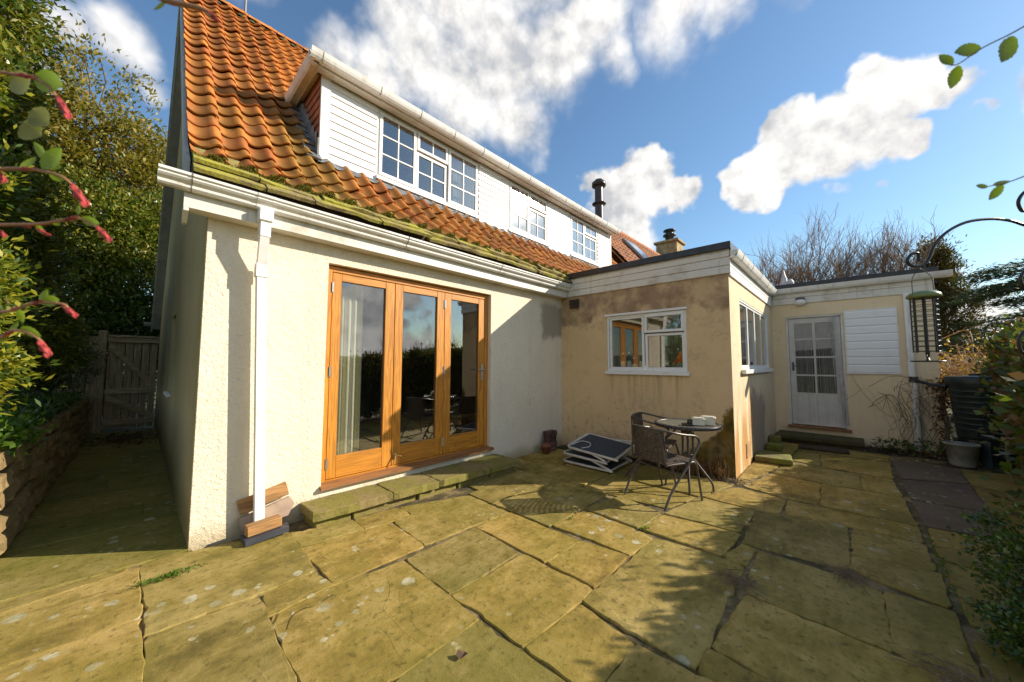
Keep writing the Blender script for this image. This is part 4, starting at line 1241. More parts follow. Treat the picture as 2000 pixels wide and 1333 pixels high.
mb.build('pantile_roof', simple('old pantile roof', (.34, .14, .06), .8, .35, 3.0, .3, 20), NB, fixn=False)
mb = MB(); mb.tube([(10.2, 6.8, zb + .02), (21.4, 6.8, zb + .02)], .12, 10); mb.build('ridge', simple('ridge clay', (.38, .15, .06), .8, .3), NB)
M = Matrix.Translation((13.0, 5.45, za + 1.19 * 1.85 + .1)) @ Matrix.Rotation(SL, 4, 'X')
mb = MB(); mb.box((-.55, -.9, 0), (.55, .9, .09), 0.01, M); SKL = mb.build('skylight', simple('skylight frame', (.2, .2, .2), .5), NB)
mb = MB(); mb.box((-.46, -.8, .092), (.46, .8, .10), 0, M); mb.build('glass_pane', simple('skylight glass', (.25, .32, .42), .05), SKL)
CH = MB(); CH.box((19.5, 6.3, 5.6), (20.6, 7.4, 8.0), .02); CH.box((19.4, 6.2, 7.99), (20.7, 7.5, 8.12), .02)
ch = CH.build('chimney', simple('sandstone', (.36, .27, .14), .9, .3, 4, .5, 15), NB)
mb = MB(); mb.lathe((20.05, 6.85, 8.12), [(.24, 0), (.22, .35), (.34, .38), (.34, .45), (.2, .46), (.2, .6), (.33, .65), (.3, .72), (0, .78)], 12); mb.build('chimney_pot', BLACK, ch)
# ------------------------------------------------------------------ retaining wall of rough stones
def stone_mesh(w, d, h, rr):
    """rounded rough block, 12 + 12 vertices"""
    mb = MB(); b = min(w, d, h) * rr.uniform(.16, .28)
    mb.box((-w / 2, -d / 2, -h / 2), (w / 2, d / 2, h / 2), b)
    mb.v = [tuple(c + rr.uniform(-.018, .018) for c in p) for p in mb.v]
    mb.sm = [False] * len(mb.f)
    return mb
RW = thing('retaining_wall', 'low retaining wall of rough mossy stones along the shaded side path', 'wall', (-.7, 7.4, 0))
rr = random.Random(5)
z = 0.0
for row, h in enumerate((.17, .14, .15, .12, .14)):
    y = 4.17 + (row % 2) * -.0
    first = True
    while y < 10.5:
        L = rr.uniform(.24, .5)
        m = stone_mesh(.20, L - .012, h - .01, rr)
        bul = rr.uniform(-.015, .02) - row * .008
        m.v = [(p[0] - .665 + bul, p[1] + y + L / 2, p[2] + z + h / 2) for p in m.v]
        m.build('stone', STONE, RW)
        y += L
    x = -.78
    while x > -2.0:
        L = rr.uniform(.22, .4)
        m = stone_mesh(L - .012, .2, h - .01, rr)
        m.v = [(p[0] + x - L / 2, p[1] + 4.29, p[2] + z + h / 2) for p in m.v]
        m.build('stone', STONE, RW)
        x -= L
    z += h
mb = MB(); mb.box((-2.0, 4.25, 0), (-.70, 10.5, .69)); mb.build('wall_core', SOIL, RW)
mb = MB(); mb.box((-12, 4.4, -.1), (-.79, 24, .705)); mb.build('planting_bed', SOIL, kind='structure')

# ------------------------------------------------------------------ gate
GT = thing('gate', 'weathered wooden boarded gate with diagonal braces across the side path', 'gate', (-.1, 10.5, 0))
for k in range(6):
    x = -.41 + k * .116
    mb = MB(); mb.box((x, 10.50, .06 + random.uniform(-.01, .01)), (x + .107 + random.uniform(-.008, .005), 10.52, 1.88), .002); mb.build('plank', OLDW, GT)
for z in (1.76, .74, .13):
    mb = MB(); mb.box((-.42, 10.46, z), (.29, 10.498, z + .10), .003); mb.build('rail', OLDWX, GT)
for (za, zb) in ((1.76, .84), (.74, .23)):
    mb = MB(); mb.prism([(-.40, 10.463, za), (-.40, 10.463, za - .12), (.22, 10.463, zb - .0), (.28, 10.463, zb), (.28, 10.463, zb + .06)], (0, .033, 0)); mb.build('brace', OLDWX, GT)
mb = MB(); mb.box((-.415, 10.44, 1.86), (.295, 10.53, 1.90), .004); mb.build('cap_rail', OLDWX, GT)
FN = thing('fence_panel', 'weathered board fence between the gate and the retaining wall', 'fence', (-.62, 10.5, 0))
mb = MB(); mb.box((-.54, 10.45, 0), (-.43, 10.55, 1.98), .006); mb.build('post', OLDW, FN)
for k in range(4):
    x = -.66 - k * .13
    mb = MB(); mb.box((x, 10.50, .05), (x + .115, 10.52, 1.86), .002); mb.build('plank', OLDW, FN)

# ------------------------------------------------------------------ main doorstep
ST = thing('doorstep', 'long mossy stone doorstep below the wooden folding doors', 'step', (2.2, 3.3, 0))
xs = [1.03, 1.72, 2.22, 2.92, 3.40]
for i in range(4):
    a, b = xs[i], xs[i + 1]
    fy = lambda x: 3.165 - (x - 1.03) * .045
    flag(ST, [(a, fy(a)), (b, fy(b)), (b, 3.533), (a, 3.533)], STEPM, gap=.004, zt=.135, thick=.068, name='step_slab')
xs = [1.06, 1.36, 2.0, 2.48, 2.95, 3.36]
for i in range(5):
    a, b = xs[i], xs[i + 1]
    m = MB(); m.box((a + .004, 3.215 - (a - 1.03) * .045, -.03), (b - .004, 3.50, .064), .008); m.build('riser_stone', STEPM, ST)
S2 = thing('doorstep', 'dark mossy stone step under the white glazed door with hanging chains', 'step', (8.1, .4, 0))
flag(S2, [(7.86, -.17), (7.83, .97), (8.408, .97), (8.408, -.17)], STEPD, gap=.003, zt=.125, thick=.06, name='step_slab')
mb = MB(); mb.box((7.92, -.13, -.03), (8.40, .40, .063), .008); mb.build('riser_stone', STEPD, S2)
mb = MB(); mb.box((7.92, .405, -.03), (8.40, .94, .062), .008); mb.build('riser_stone', STEPD, S2)
mb = MB(); mb.box((7.40, .02, .0), (7.72, .62, .035), .006, Matrix.Translation((7.56, .32, 0)) @ Matrix.Rotation(R(4), 4, 'Z') @ Matrix.Translation((-7.56, -.32, 0)))
tag(mb.build('doormat', simple('worn doormat', (.06, .04, .024), .95, .4, 20, .8, 90)), 'worn dark brown doormat lying before the stone step of the wing door', 'doormat')
for nm, lab, c, sz, a in (('stone_slab', 'flat bright green mossy slab lying beside the sunlit wall corner', (6.22, .80, .0), (.40, .42, .075), 8),
                          ('stone_block', 'small mossy block behind the flat green slab', (7.02, .88, .0), (.16, .2, .10), -5),
                          ('stone_block', 'small mossy block in the corner beside the dark doorstep', (7.46, .92, .0), (.18, .16, .16), 3)):
    mb = MB(); M = Matrix.Translation(c) @ Matrix.Rotation(R(a), 4, 'Z')
    mb.box((-sz[0] / 2, -sz[1] / 2, 0), (sz[0] / 2, sz[1] / 2, sz[2]), .012, M)
    tag(mb.build(nm, MOSSY), lab, 'slab' if nm == 'stone_slab' else 'block')

# ------------------------------------------------------------------ bits at the foot of the downpipe
mb = MB(); M = Matrix.Translation((.775, 3.505, .205)) @ Matrix.Rotation(R(-13), 4, 'Y') @ Matrix.Rotation(R(-8), 4, 'X')
mb.box((-.17, -.014, -.005), (.17, .014, .105), .004, M)
PL = tag(mb.build('plank', BLOCKW), 'short brown board leaning on the wall behind the downpipe, upper of the two', 'board', 'offcuts behind the downpipe')
mb = MB(); M = Matrix.Translation((.80, 3.49, .115)) @ Matrix.Rotation(R(-14), 4, 'Y') @ Matrix.Rotation(R(-6), 4, 'X')
mb.prism([(-.19, -.012, -.03), (.12, -.012, -.075), (.185, -.012, .0), (.16, -.012, .07), (-.19, -.012, .07)], (0, .024, 0)); mb.v = [tuple(M @ Vector(p)) for p in mb.v]
tag(mb.build('plank', simple('grey pink board', (.33, .235, .17), .8, .25, 9)), 'short greyish board with pointed end behind the downpipe, lower of the two', 'board', 'offcuts behind the downpipe')
mb = MB(); M = Matrix.Translation((.752, 3.335, 0)) @ Matrix.Rotation(R(1), 4, 'Z')
mb.prism([(-.145, -.075, .004), (.135, -.075, .022), (.15, .02, .022), (.10, .08, .004), (-.15, .08, .004)], (0, 0, .04)); mb.v = [tuple(M @ Vector(p)) for p in mb.v]
tag(mb.build('gutter_shoe', simple('dark blue grey plastic', (.05, .055, .07), .35)), 'flat dark grey plastic shoe on the flags under the downpipe', 'drain shoe')
mb = MB(); M = Matrix.Translation((.735, 3.345, .055)) @ Matrix.Rotation(R(3), 4, 'Z') @ Matrix.Rotation(R(-3), 4, 'Y')
mb.box((-.115, -.045, 0), (.115, .04, .075), .006, M)
tag(mb.build('timber_block', BLOCKW), 'rough sawn timber block lying on the dark plastic shoe', 'wood block')

# ------------------------------------------------------------------ bricks and flower pot in the corner
BR = simple('old dark brick', (.11, .055, .045), .9, .4, 12, .6, 60, rnd=.3)
zz = 0.0
for k, (a, lab) in enumerate(((4, 'bottom brick of the small stack in the corner, next to the flower pot'), (-6, 'second brick from the bottom of the small stack'), (8, 'third brick from the bottom of the small stack'), (-3, 'topmost dark brick of the small stack in the corner'))):
    mb = MB(); M = Matrix.Translation((4.50, 3.42, zz)) @ Matrix.Rotation(R(a), 4, 'Z')
    mb.box((-.11, -.055, .001), (.11, .055, .074), .005, M)
    tag(mb.build('brick', BR), lab, 'brick', 'bricks stacked in the corner'); zz += .077
mb = MB(); mb.lathe((4.31, 3.36, 0), [(0, 0), (.052, 0), (.068, .10), (.078, .10), (.080, .135), (.070, .135), (.062, .09), (0, .085)], 18)
tag(mb.build('flower_pot', simple('terracotta', (.23, .085, .045), .85, .25)), 'small dark terracotta flower pot beside the brick stack', 'flower pot')

# ------------------------------------------------------------------ bistro chairs, built once facing +X
WICK = simple('grey brown wicker', (.085, .065, .05), .5, .45, 40, .5, 120)
TUBE = simple('bronze grey tube', (.10, .085, .075), .38, .2, 6, metal=.35)
def make_chair(label):
    t = thing('chair', label, 'chair', (0, 0, 0), 'bistro chairs at the round table')
    mb = MB()
    # back rail and arms in one bent tube, arms running down into the rear feet
    side = lambda s: [(-.275, s * .245, 0), (-.17, s * .25, .16), (.08, s * .26, .40), (.20, s * .262, .53), (.225, s * .262, .60), (.16, s * .262, .645), (0, s * .258, .67), (-.14, s * .235, .70), (-.215, s * .15, .715)]
    arc = catmull(side(1) + side(-1)[::-1], 5)
    mb.tube(arc, .0115, 7)
    mb.build('arm_tube', TUBE, t)
    for s in (1, -1):
        mb = MB(); mb.tube(catmull([(.285, s * .235, 0), (.245, s * .238, .18), (.21, s * .24, .33), (.17, s * .24, .385), (.08, s * .238, .39), (-.19, s * .20, .385)], 5), .011, 7)
        mb.build('front_leg', TUBE, t)
        mb = MB(); mb.tube([(-.19, s * .20, .385), (-.205, s * .195, .5), (-.222, s * .16, .712)], .009, 6); mb.build('back_post', TUBE, t)
    mb = MB(); mb.tube(catmull([(.20, -.235, .385), (.215, 0, .38), (.20, .235, .385)], 4), .010, 6); mb.tube([(-.05, -.238, .30), (-.05, .238, .30)], .008, 6); mb.build('stretcher', TUBE, t)
    # woven seat: strips over a thin pad
    mb = MB()
    for k in range(19):
        x = -.19 + k * .0215; w = .2 + .035 * min(1, (x + .19) / .25)
        mb.box((x, -w, .392), (x + .0212, w, .402 + (k % 2) * .003))
    for k in range(11):
        y = -.21 + k * .042; mb.box((-.19, y - .006, .398), (.21, y + .006, .4085))
    mb.build('seat', WICK, t)
    # woven curved backrest
    mb = MB()
    def bp(u, z):
        a = u * 1.0
        return Vector((-.228 + .05 * u * u - (z - .55) * .10 + .0, u * .19, z))
    for j in range(24):
        z0 = .405 + j * .0128
        for i in range(12):
            u0, u1 = -1 + i / 6, -1 + (i + 1) / 6
            o = .004 if (i + j) % 2 else -.002
            n = Vector((o, 0, 0)); m_ = Vector((.004, 0, 0))
            p = [bp(u0, z0) + n, bp(u1, z0) + n, bp(u1, z0 + .0124) + n, bp(u0, z0 + .0124) + n]
            mb.quad(*p)
    for i in range(13):
        u = -1 + i / 6
        mb.tube([bp(u, .395), bp(u, .55), bp(u, .712)], .004, 4)
    mb.build('backrest', WICK, t, fixn=False)
    return t
CHR = make_chair('grey woven bistro chair nearest the camera with seat pushed to the round table')
CHR2 = copy_tree(CHR)
CHR.location = (3.73, 1.41, .002); CHR.rotation_euler = (0, 0, R(-19))
CHR2.location = (4.42, 1.76, .002); CHR2.rotation_euler = (0, 0, R(-82))
CHR2['label'] = 'grey woven bistro chair behind the round table, against the kitchen wall'

# ------------------------------------------------------------------ round table
TC = (4.20, 1.30)
TB = thing('table', 'small round glass-topped bistro table with woven grey rim', 'table', (TC[0], TC[1], 0))
mb = MB()
mb.lathe((TC[0], TC[1], 0), [(.315, .672), (.325, .676), (.328, .70), (.318, .708), (.30, .708), (.297, .70), (.30, .676), (.315, .672)], 40)
for k in range(72):
    a = 2 * math.pi * k / 72
    mb.tube([(TC[0] + .329 * math.cos(a), TC[1] + .329 * math.sin(a), .674), (TC[0] + .331 * math.cos(a + .05), TC[1] + .331 * math.sin(a + .05), .704)], .006, 4)
mb.build('rim', simple('woven rim', (.075, .065, .06), .35, .4, 40), TB, fixn=False)
def m_ripple():
    m = Mt('rippled glass')
    m.n.remove(m.b)
    tr = m.n.new('ShaderNodeBsdfTransparent'); tr.inputs[0].default_value = (.62, .66, .62, 1)
    gl = m.n.new('ShaderNodeBsdfGlossy'); gl.inputs['Roughness'].default_value = .16
    df = m.n.new('ShaderNodeBsdfDiffuse'); df.inputs[0].default_value = (.35, .33, .26, 1)
    m1 = m.n.new('ShaderNodeMixShader'); m1.inputs[0].default_value = .35
    m2 = m.n.new('ShaderNodeMixShader'); m2.inputs[0].default_value = .18
    m.l.new(tr.outputs[0], m1.inputs[1]); m.l.new(df.outputs[0], m1.inputs[2]); m.l.new(m1.outputs[0], m2.inputs[1]); m.l.new(gl.outputs[0], m2.inputs[2]); m.l.new(m2.outputs[0], m.out.inputs[0])
    return m.m
mb = MB(); mb.lathe((TC[0], TC[1], 0), [(0, .694), (.299, .694), (.299, .701), (0, .701)], 40, False); mb.build('glass_top', m_ripple(), TB)
for k in range(4):
    a = R(18 + 90 * k); c, s = math.cos(a), math.sin(a)
    mb = MB()
    mb.tube(catmull([(TC[0] + c * .235, TC[1] + s * .235, 0), (TC[0] + c * .215, TC[1] + s * .215, .10), (TC[0] + c * .09, TC[1] + s * .09, .27), (TC[0] + c * .055, TC[1] + s * .055, .36), (TC[0] + c * .055, TC[1] + s * .055, .62), (TC[0] + c * .10, TC[1] + s * .10, .672)], 5), .0115, 7)
    mb.build('leg', TUBE, TB)
mb = MB()
for z in (.36, .60): mb.lathe((TC[0], TC[1], 0), [(.05, z), (.062, z), (.062, z + .02), (.05, z + .02), (.05, z)], 16)
for k in range(2):
    a = R(63 + 90 * k); mb.tube([(TC[0] - .26 * math.cos(a), TC[1] - .26 * math.sin(a), .672), (TC[0] + .26 * math.cos(a), TC[1] + .26 * math.sin(a), .672)], .009, 6)
mb.build('brace_ring', TUBE, TB)
BOXM = simple('cream plastic tub', (.72, .66, .52), .35, .06, 5)
for (x, y, w, d, h, a, lab) in ((4.14, 1.17, .10, .13, .055, 20, 'left of two cream plastic tubs on the glass table'), (4.235, 1.10, .115, .15, .065, 14, 'right and larger of two cream plastic tubs on the glass table')):
    t = thing('plastic_tub', lab, 'tub', (x, y, .7085), 'plastic tubs on the table')
    M = Matrix.Translation((x, y, .7095)) @ Matrix.Rotation(R(a), 4, 'Z')
    mb = MB(); mb.prism([tuple(M @ Vector(p)) for p in ((-w * .44, -d * .44, 0), (w * .44, -d * .44, 0), (w * .44, d * .44, 0), (-w * .44, d * .44, 0))], (0, 0, h)); mb.build('tub', BOXM, t)
    mb = MB(); mb.box((-w * .5, -d * .5, h), (w * .5, d * .5, h + .014), .005, M); mb.box((-w * .38, -d * .38, h + .0145), (w * .38, d * .38, h + .022), .004, M); mb.build('lid', BOXM, t)
mb = MB(); mb.lathe((4.10, 1.235, .7095), [(0, 0), (.032, 0), (.036, .045), (.03, .045), (.027, .01), (0, .008)], 16); mb.lathe((4.06, 1.26, .7095), [(0, 0), (.05, 0), (.055, .012), (.045, .012), (0, .005)], 16)
tag(mb.build('ashtray', simple('dark pottery', (.05, .04, .022), .4)), 'small dark pot and dish beside the cream tubs on the glass table', 'ashtray')

# ------------------------------------------------------------------ folded sun lounger lying by the wall
LG = thing('sun_lounger', 'folded sun lounger with cream tube frame and dark fabric lying by the wall', 'sun lounger', (4.35, 2.52, 0))
LT = simple('cream enamel tube', (.58, .54, .46), .4, .15)
LF = simple('dark blue grey fabric', (.055, .060, .068), .85, .2, 30, .4, 200)
def Uframe(x0, x1, y0, y1, z00, z10, z01, z11, r=.017):
    c = lambda u, v: Vector((x0 + (x1 - x0) * u, y0 + (y1 - y0) * v, z00 * (1 - u) * (1 - v) + z10 * u * (1 - v) + z01 * (1 - u) * v + z11 * u * v))
    mb = MB()
    mb.tube([c(.0, 0), c(0, .06), c(0, .94), c(.06, 1), c(.94, 1), c(1, .94), c(1, .06), c(1, 0)], r, 8)
    mb.tube([c(0, .05), c(1, .05)], r * .8, 8)
    return mb, c
mb, c = Uframe(4.07, 4.62, 2.14, 2.88, .03, .05, .03, .05); mb.build('lower_frame', LT, LG)
mb, c2 = Uframe(4.05, 4.60, 2.20, 2.86, .12, .16, .14, .18); mb.tube([c(0, 0), c2(0, .35)], .016, 8); mb.tube([c(1, 0), c2(1, .35)], .016, 8); mb.build('middle_frame', LT, LG)
mb, c3 = Uframe(4.06, 4.60, 2.06, 2.80, .18, .26, .23, .33); mb.tube([c2(0, 0) + Vector((0, .02, .02)), c3(0, .5)], .014, 8); mb.tube([c3(1, .5), c3(1, .5) + Vector((.06, -.55, .03))], .014, 8); mb.build('upper_frame', LT, LG)
mb = MB()
for cc, dz in ((c, .014), (c3, .012), (c2, .0)):
    n = 8
    for i in range(n):
        v0, v1 = .08 + .86 * i / n, .08 + .86 * (i + 1) / n
        sg = lambda v: -.03 * math.sin(math.pi * (v - .08) / .86)
        mb.quad(cc(.03, v0) + Vector((0, 0, dz)), cc(.97, v0) + Vector((0, 0, dz + sg(v0) * 0)), cc(.97, v1) + Vector((0, 0, dz + sg(v1) * 0)), cc(.03, v1) + Vector((0, 0, dz)))
mb.build('fabric', LF, LG, fixn=False)
mb = MB(); mb.tube(catmull([c3(.05, .92) + Vector((0, 0, .03)), c3(.35, .86) + Vector((0, 0, .035)), c3(.4, .70) + Vector((0, 0, .03)), c3(.2, .62) + Vector((0, 0, .03)), c3(.02, .7) + Vector((0, 0, .03))], 6), .006, 5); mb.build('cord', simple('white cord', (.62, .6, .55), .7), LG)

# forked stake
mb = MB(); mb.tube([(4.86, 2.02, 0), (4.85, 2.04, .26)], .014, 6); mb.tube([(4.855, 2.03, .15), (4.85, 1.93, .27)], .012, 6); mb.tube([(4.85, 2.04, .25), (4.85, 2.10, .36)], .012, 6)
tag(mb.build('forked_stake', BLACK), 'short dark forked stake at the foot of the kitchen wall behind the chairs', 'stake')

# ------------------------------------------------------------------ water butt, stand and trough
PLG = simple('dark green black plastic', (.022, .030, .028), .38, .3, 4)
WX, WY = 8.10, -1.36
WB = thing('water_butt', 'dark ribbed water butt with lid on a stand beside the wing corner', 'water butt', (WX, WY, 0))
prof = [(0, .33), (.29, .33), (.295, .36)]
for k in range(9):
    z = .40 + k * .075; r_ = .295 + .065 * (z - .36) / .75
    prof += [(r_, z), (r_ + .004, z + .05), (r_ + .014, z + .058), (r_ + .014, z + .068), (r_ + .006, z + .073)]
prof += [(.365, 1.09), (.37, 1.10)]
mb = MB(); mb.lathe((WX, WY, 0), [(q * .83, z) for q, z in prof], 36); mb.build('barrel', PLG, WB)
mb = MB(); mb.lathe((WX, WY, 0), [(.32, 1.08), (.325, 1.10), (.325, 1.17), (.31, 1.19), (.17, 1.205), (0, 1.21)], 36); mb.lathe((WX - .03, WY + .05, 1.2), [(.06, 0), (.06, .03), (0, .035)], 12); mb.build('lid', PLG, WB)
mb = MB(); mb.lathe((WX, WY, 0), [(.275, -.02), (.25, .18), (.235, .325), (0, .328)], 8, False)
for k in range(8):
    a = R(22.5 + 45 * k); mb.box((-.03, -.02, 0), (.03, .02, .31), 0, Matrix.Translation((WX + .262 * math.cos(a), WY + .262 * math.sin(a), 0)) @ Matrix.Rotation(a, 4, 'Z'))
mb.build('stand', PLG, WB)
mb = MB(); mb.tube([(7.88, -1.27, .42), (7.79, -1.24, .42)], .018, 8); mb.box((7.775, -1.255, .39), (7.805, -1.225, .45), .004); mb.build('tap', BLACK, WB)
mb = MB()
Mx = Matrix.Translation((7.66, -1.09, 0)) @ Matrix.Diagonal((.70, .74, .98, 1))
mb.lathe((0, 0, 0), [(0, 0), (.15, 0), (.165, .03), (.205, .29), (.225, .29), (.225, .31), (.195, .31), (.16, .06), (0, .05)], 28)
mb.v = [tuple(Mx @ Vector(p)) for p in mb.v]
tag(mb.build('trough', simple('stained grey trough', (.27, .265, .225), .7, .4, 5, .3, 25)), 'round grey stained trough standing in front of the water butt', 'trough')
mb = MB()
for dx in (-.03, .03): mb.tube([(8.395, -.93 + dx, 1.12), (8.395, -.93 + dx, .92)], .006, 5)
for z in (1.12, 1.02, .92): mb.tube([(8.39, -.965, z), (8.39, -.895, z)], .007, 5)
mb.box((8.385, -.965, 1.115), (8.41, -.895, 1.14))
tag(mb.build('wire_holder', simple('faded yellow plastic', (.50, .36, .10), .5)), 'small faded yellow holder hung on the wing wall beside the downpipe', 'holder')
mb = MB(); mb.lathe((8.75, .82, 2.866), [(.0, 0), (.085, 0), (.08, .09), (.05, .16), (.055, .19), (.03, .25), (.008, .36), (0, .37)], 10); mb.lathe((8.72, .72, 2.866), [(0, 0), (.05, 0), (.06, .10), (.03, .16), (0, .17)], 10)
tag(mb.build('roof_ornament', simple('white glazed pottery', (.62, .61, .60), .5)), 'small white pointed ornament standing on the flat roof of the wing', 'ornament')

# ------------------------------------------------------------------ chain fly curtain on the wing door
mb = MB(); rr = random.Random(3)
mb.box((8.392, .01, 2.222), (8.41, .79, 2.236))
ysr = [.10 + .66 * i / 46 for i in range(47)] + [rr.uniform(.005, .11) for _ in range(26)]
for y in ysr:
    yb = y + rr.uniform(-.012, .012) + (-.02 if y < .14 else 0)
    x = 8.398 - rr.uniform(0, .018); zb = .285 + rr.uniform(0, .05)
    yt = y + (.07 if y < .14 else 0)
    pts = [Vector((x, yt + (yb - yt) * (t / 7), 2.222 + (zb - 2.222) * t / 7)) for t in range(8)]
    for k in range(7): mb.tube([pts[k], pts[k + 1]], .0017, 3, False)
CCm = simple('chain curtain', (.62, .60, .56), .4, .1)
CC = mb.build('chain_curtain', CCm, fixn=False, kind='stuff'); tag(CC, 'curtain of fine grey chains hanging over the white glazed door', 'door curtain')

# ------------------------------------------------------------------ indoors: curtain, bottles, glass ornament
def m_stripe():
    m = Mt('striped curtain'); x, y, z = m.sep(m.pos)
    x = m.math('ADD', x, m.math('MULTIPLY', m.noise(3.0, 3, .5, v=m.scale(m.pos, (1, 1, .2))), .06)); w = m.math('SINE', m.math('MULTIPLY', x, 70.0)); w2 = m.math('SINE', m.math('MULTIPLY', x, 33.0))
    c = m.mix(m.mr(w, -.2, .5), (.80, .75, .58), (.62, .58, .36)); c = m.mix(m.math('MULTIPLY', m.mr(w2, .3, .8), .6), c, (.85, .82, .72))
    m.set(Base_Color=c, Roughness=.9); return m.m
mb = MB(); folds(mb, 1.30, 1.66, 3.79, .28, 2.22, .034, 5)
tag(mb.build('curtain', m_stripe(), fixn=False), 'long cream and green striped curtain behind the left glass door', 'curtain')
GLB = simple('dark bottle glass', (.02, .03, .015), .12, .2); PAPER = simple('bottle label', (.58, .56, .46), .8, .06)
for k, (y, h, lab) in enumerate(((2.50, .27, 'leftmost dark bottle with pale label on the kitchen window sill'), (2.40, .28, 'second dark bottle from the left on the kitchen window sill'), (2.32, .20, 'short bottle right of the two tall ones on the kitchen sill'), (2.20, .27, 'tall bottle standing apart at the middle of the kitchen window'))):
    t = thing('bottle', lab, 'bottle', (5.15, y, 1.248), 'bottles on the kitchen window sill')
    mb = MB(); mb.lathe((5.15, y, 1.248), [(0, 0), (.034, 0), (.036, .01), (.036, h * .6), (.014, h * .75), (.013, h), (0, h)], 14); mb.build('bottle_body', GLB, t)
    mb = MB(); mb.lathe((5.15, y, 1.248), [(.0372, h * .12), (.0372, h * .55)], 14); mb.build('bottle_label', PAPER, t)
    mb = MB(); mb.lathe((5.15, y, 1.248), [(.015, h * .93), (.015, h + .012), (0, h + .013)], 10); mb.build('bottle_cap', PAPER, t)
def m_orn():
    m = Mt('mottled red glass'); c = m.ramp(m.noise(16, 5), [(.35, (.45, .03, .01)), (.52, (.62, .13, .01)), (.66, (.75, .45, .08))])
    m.set(Base_Color=c, Roughness=.15); return m.m
t = thing('glass_ornament', 'red and orange mottled fan-shaped glass ornament in the right of the kitchen window', 'ornament', (5.14, 1.66, 1.25))
mb = MB(); mb.prism([(5.13, 1.76, 1.35), (5.13, 1.72, 1.42), (5.13, 1.655, 1.53), (5.13, 1.60, 1.50), (5.13, 1.565, 1.49), (5.13, 1.565, 1.36)], (.05, 0, 0)); mb.build('fan', m_orn(), t)
mb = MB(); mb.lathe((5.15, 1.65, 1.248), [(0, 0), (.05, 0), (.09, .03), (.105, .09), (.085, .12), (0, .125)], 18); mb.build('bowl', simple('mottled grey glass', (.22, .24, .20), .2, .5, 20), t)

# ------------------------------------------------------------------ bird feeder station on its iron pole
FP = thing('feeder_pole', 'black iron bird feeder pole with curled arms at the right edge', 'feeder pole', (2.5609, -0.6714, 1.3794)[:2] + (0,))
mb = MB(); b = Vector((2.5348, -0.694, 1.9067))
mb.tube([(b.x, b.y, 0), (b.x, b.y, 2.25)], .008, 8); mb.build('pole', IRON, FP)
for pts in ([(2.5469, -0.6836, 1.6633), (2.5042, -0.6534, 1.8214), (2.4455, -0.5968, 1.88), (2.3883, -0.5388, 1.9061), (2.3498, -0.4996, 1.9232), (2.2965, -0.4437, 1.9301), (2.2329, -0.3752, 1.9177), (2.1817, -0.3174, 1.88), (2.1494, -0.2783, 1.8281), (2.1372, -0.2606, 1.7773), (2.1213, -0.2408, 1.7468), (2.0922, -0.2096, 1.7426), (2.0772, -0.1957, 1.7629), (2.0871, -0.2086, 1.7893), (2.1051, -0.2279, 1.7914), (2.1088, -0.2287, 1.7589)],
            [(2.5328, -0.6957, 1.9473), (2.4653, -0.6333, 2.0444), (2.4228, -0.5895, 2.0564), (2.3859, -0.5489, 2.04), (2.3684, -0.5265, 1.9994), (2.38, -0.5353, 1.9629), (2.3994, -0.5561, 1.965)],
            [(2.5509, -0.6801, 1.5822), (2.4821, -0.6188, 1.7036), (2.4386, -0.5758, 1.7359), (2.4054, -0.5401, 1.7297), (2.3889, -0.5195, 1.6972), (2.4004, -0.5284, 1.6627), (2.4167, -0.5464, 1.6709)],
            [(2.5629, -0.6697, 1.3388), (2.4936, -0.6088, 1.4704), (2.4502, -0.5658, 1.5006), (2.4158, -0.5284, 1.4904), (2.3968, -0.5046, 1.4517), (2.4046, -0.5086, 1.4071), (2.4217, -0.526, 1.3991)]):
    mb = MB(); mb.tube(catmull(pts, 5), .0055, 8); mb.build('hook_arm', IRON, FP)
BFc = Vector((2.1267, -0.2361, 1.6373)); BFb = Vector((2.1399, -0.2247, 1.3695))
BF = thing('bird_feeder', 'hanging bird feeder with wire cage, green lid and bottom tray, empty', 'bird feeder', (BFc.x, BFc.y, BFb.z))
GRN = simple('sage green plastic', (.17, .21, .085), .3, .15, 9)
cx, cy = BFc.x, BFc.y; zt, zb = BFc.z - .012, BFb.z
mb = MB(); mb.lathe((cx, cy, zt), [(0, .020), (.032, .016), (.047, .004), (.049, -.006), (.043, -.01), (0, -.004)], 24); mb.tube([(cx - .036, cy + .038, zt + .002), (cx + .036, cy - .038, zt + .002)], .006, 6); mb.build('lid', GRN, BF)
mb = MB()
for k in range(8):
    a = R(43.4 + 45 * k); r_ = .036
    mb.tube([(cx + r_ * math.cos(a), cy + r_ * math.sin(a), zt - .005), (cx + r_ * math.cos(a), cy + r_ * math.sin(a), zb + .03)], .0025, 5)
for j in range(11):
    z = zt - .02 - j * (zt - zb - .055) / 10
    mb.tube([(cx + .037 * math.cos(2 * math.pi * k / 20), cy + .037 * math.sin(2 * math.pi * k / 20), z) for k in range(21)], .0013, 5, False)
mb.tube([(cx, cy, zt), (cx, cy, zb + .02)], .0035, 6)
mb.build('cage', IRON, BF, fixn=False)
mb = MB(); mb.tube(catmull([(cx - .036, cy, zb + .03), (cx - .02, cy, zb + .015), (cx - .012, cy, zb + .008), (cx - .03, cy, zb - .002), (cx - .044, cy, zb - .004)], 4), .003, 6); mb.tube(catmull([(cx + .036, cy, zb + .03), (cx + .02, cy, zb + .015), (cx + .012, cy, zb + .008), (cx + .03, cy, zb - .002), (cx + .044, cy, zb - .004)], 4), .003, 6)
mb.tube([(cx + .045 * math.cos(2 * math.pi * k / 24), cy + .045 * math.sin(2 * math.pi * k / 24), zb - .004) for k in range(25)], .003, 5, False); mb.build('tray', IRON, BF, fixn=False)
hk = Vector((2.1106, -0.2285, 1.7366))
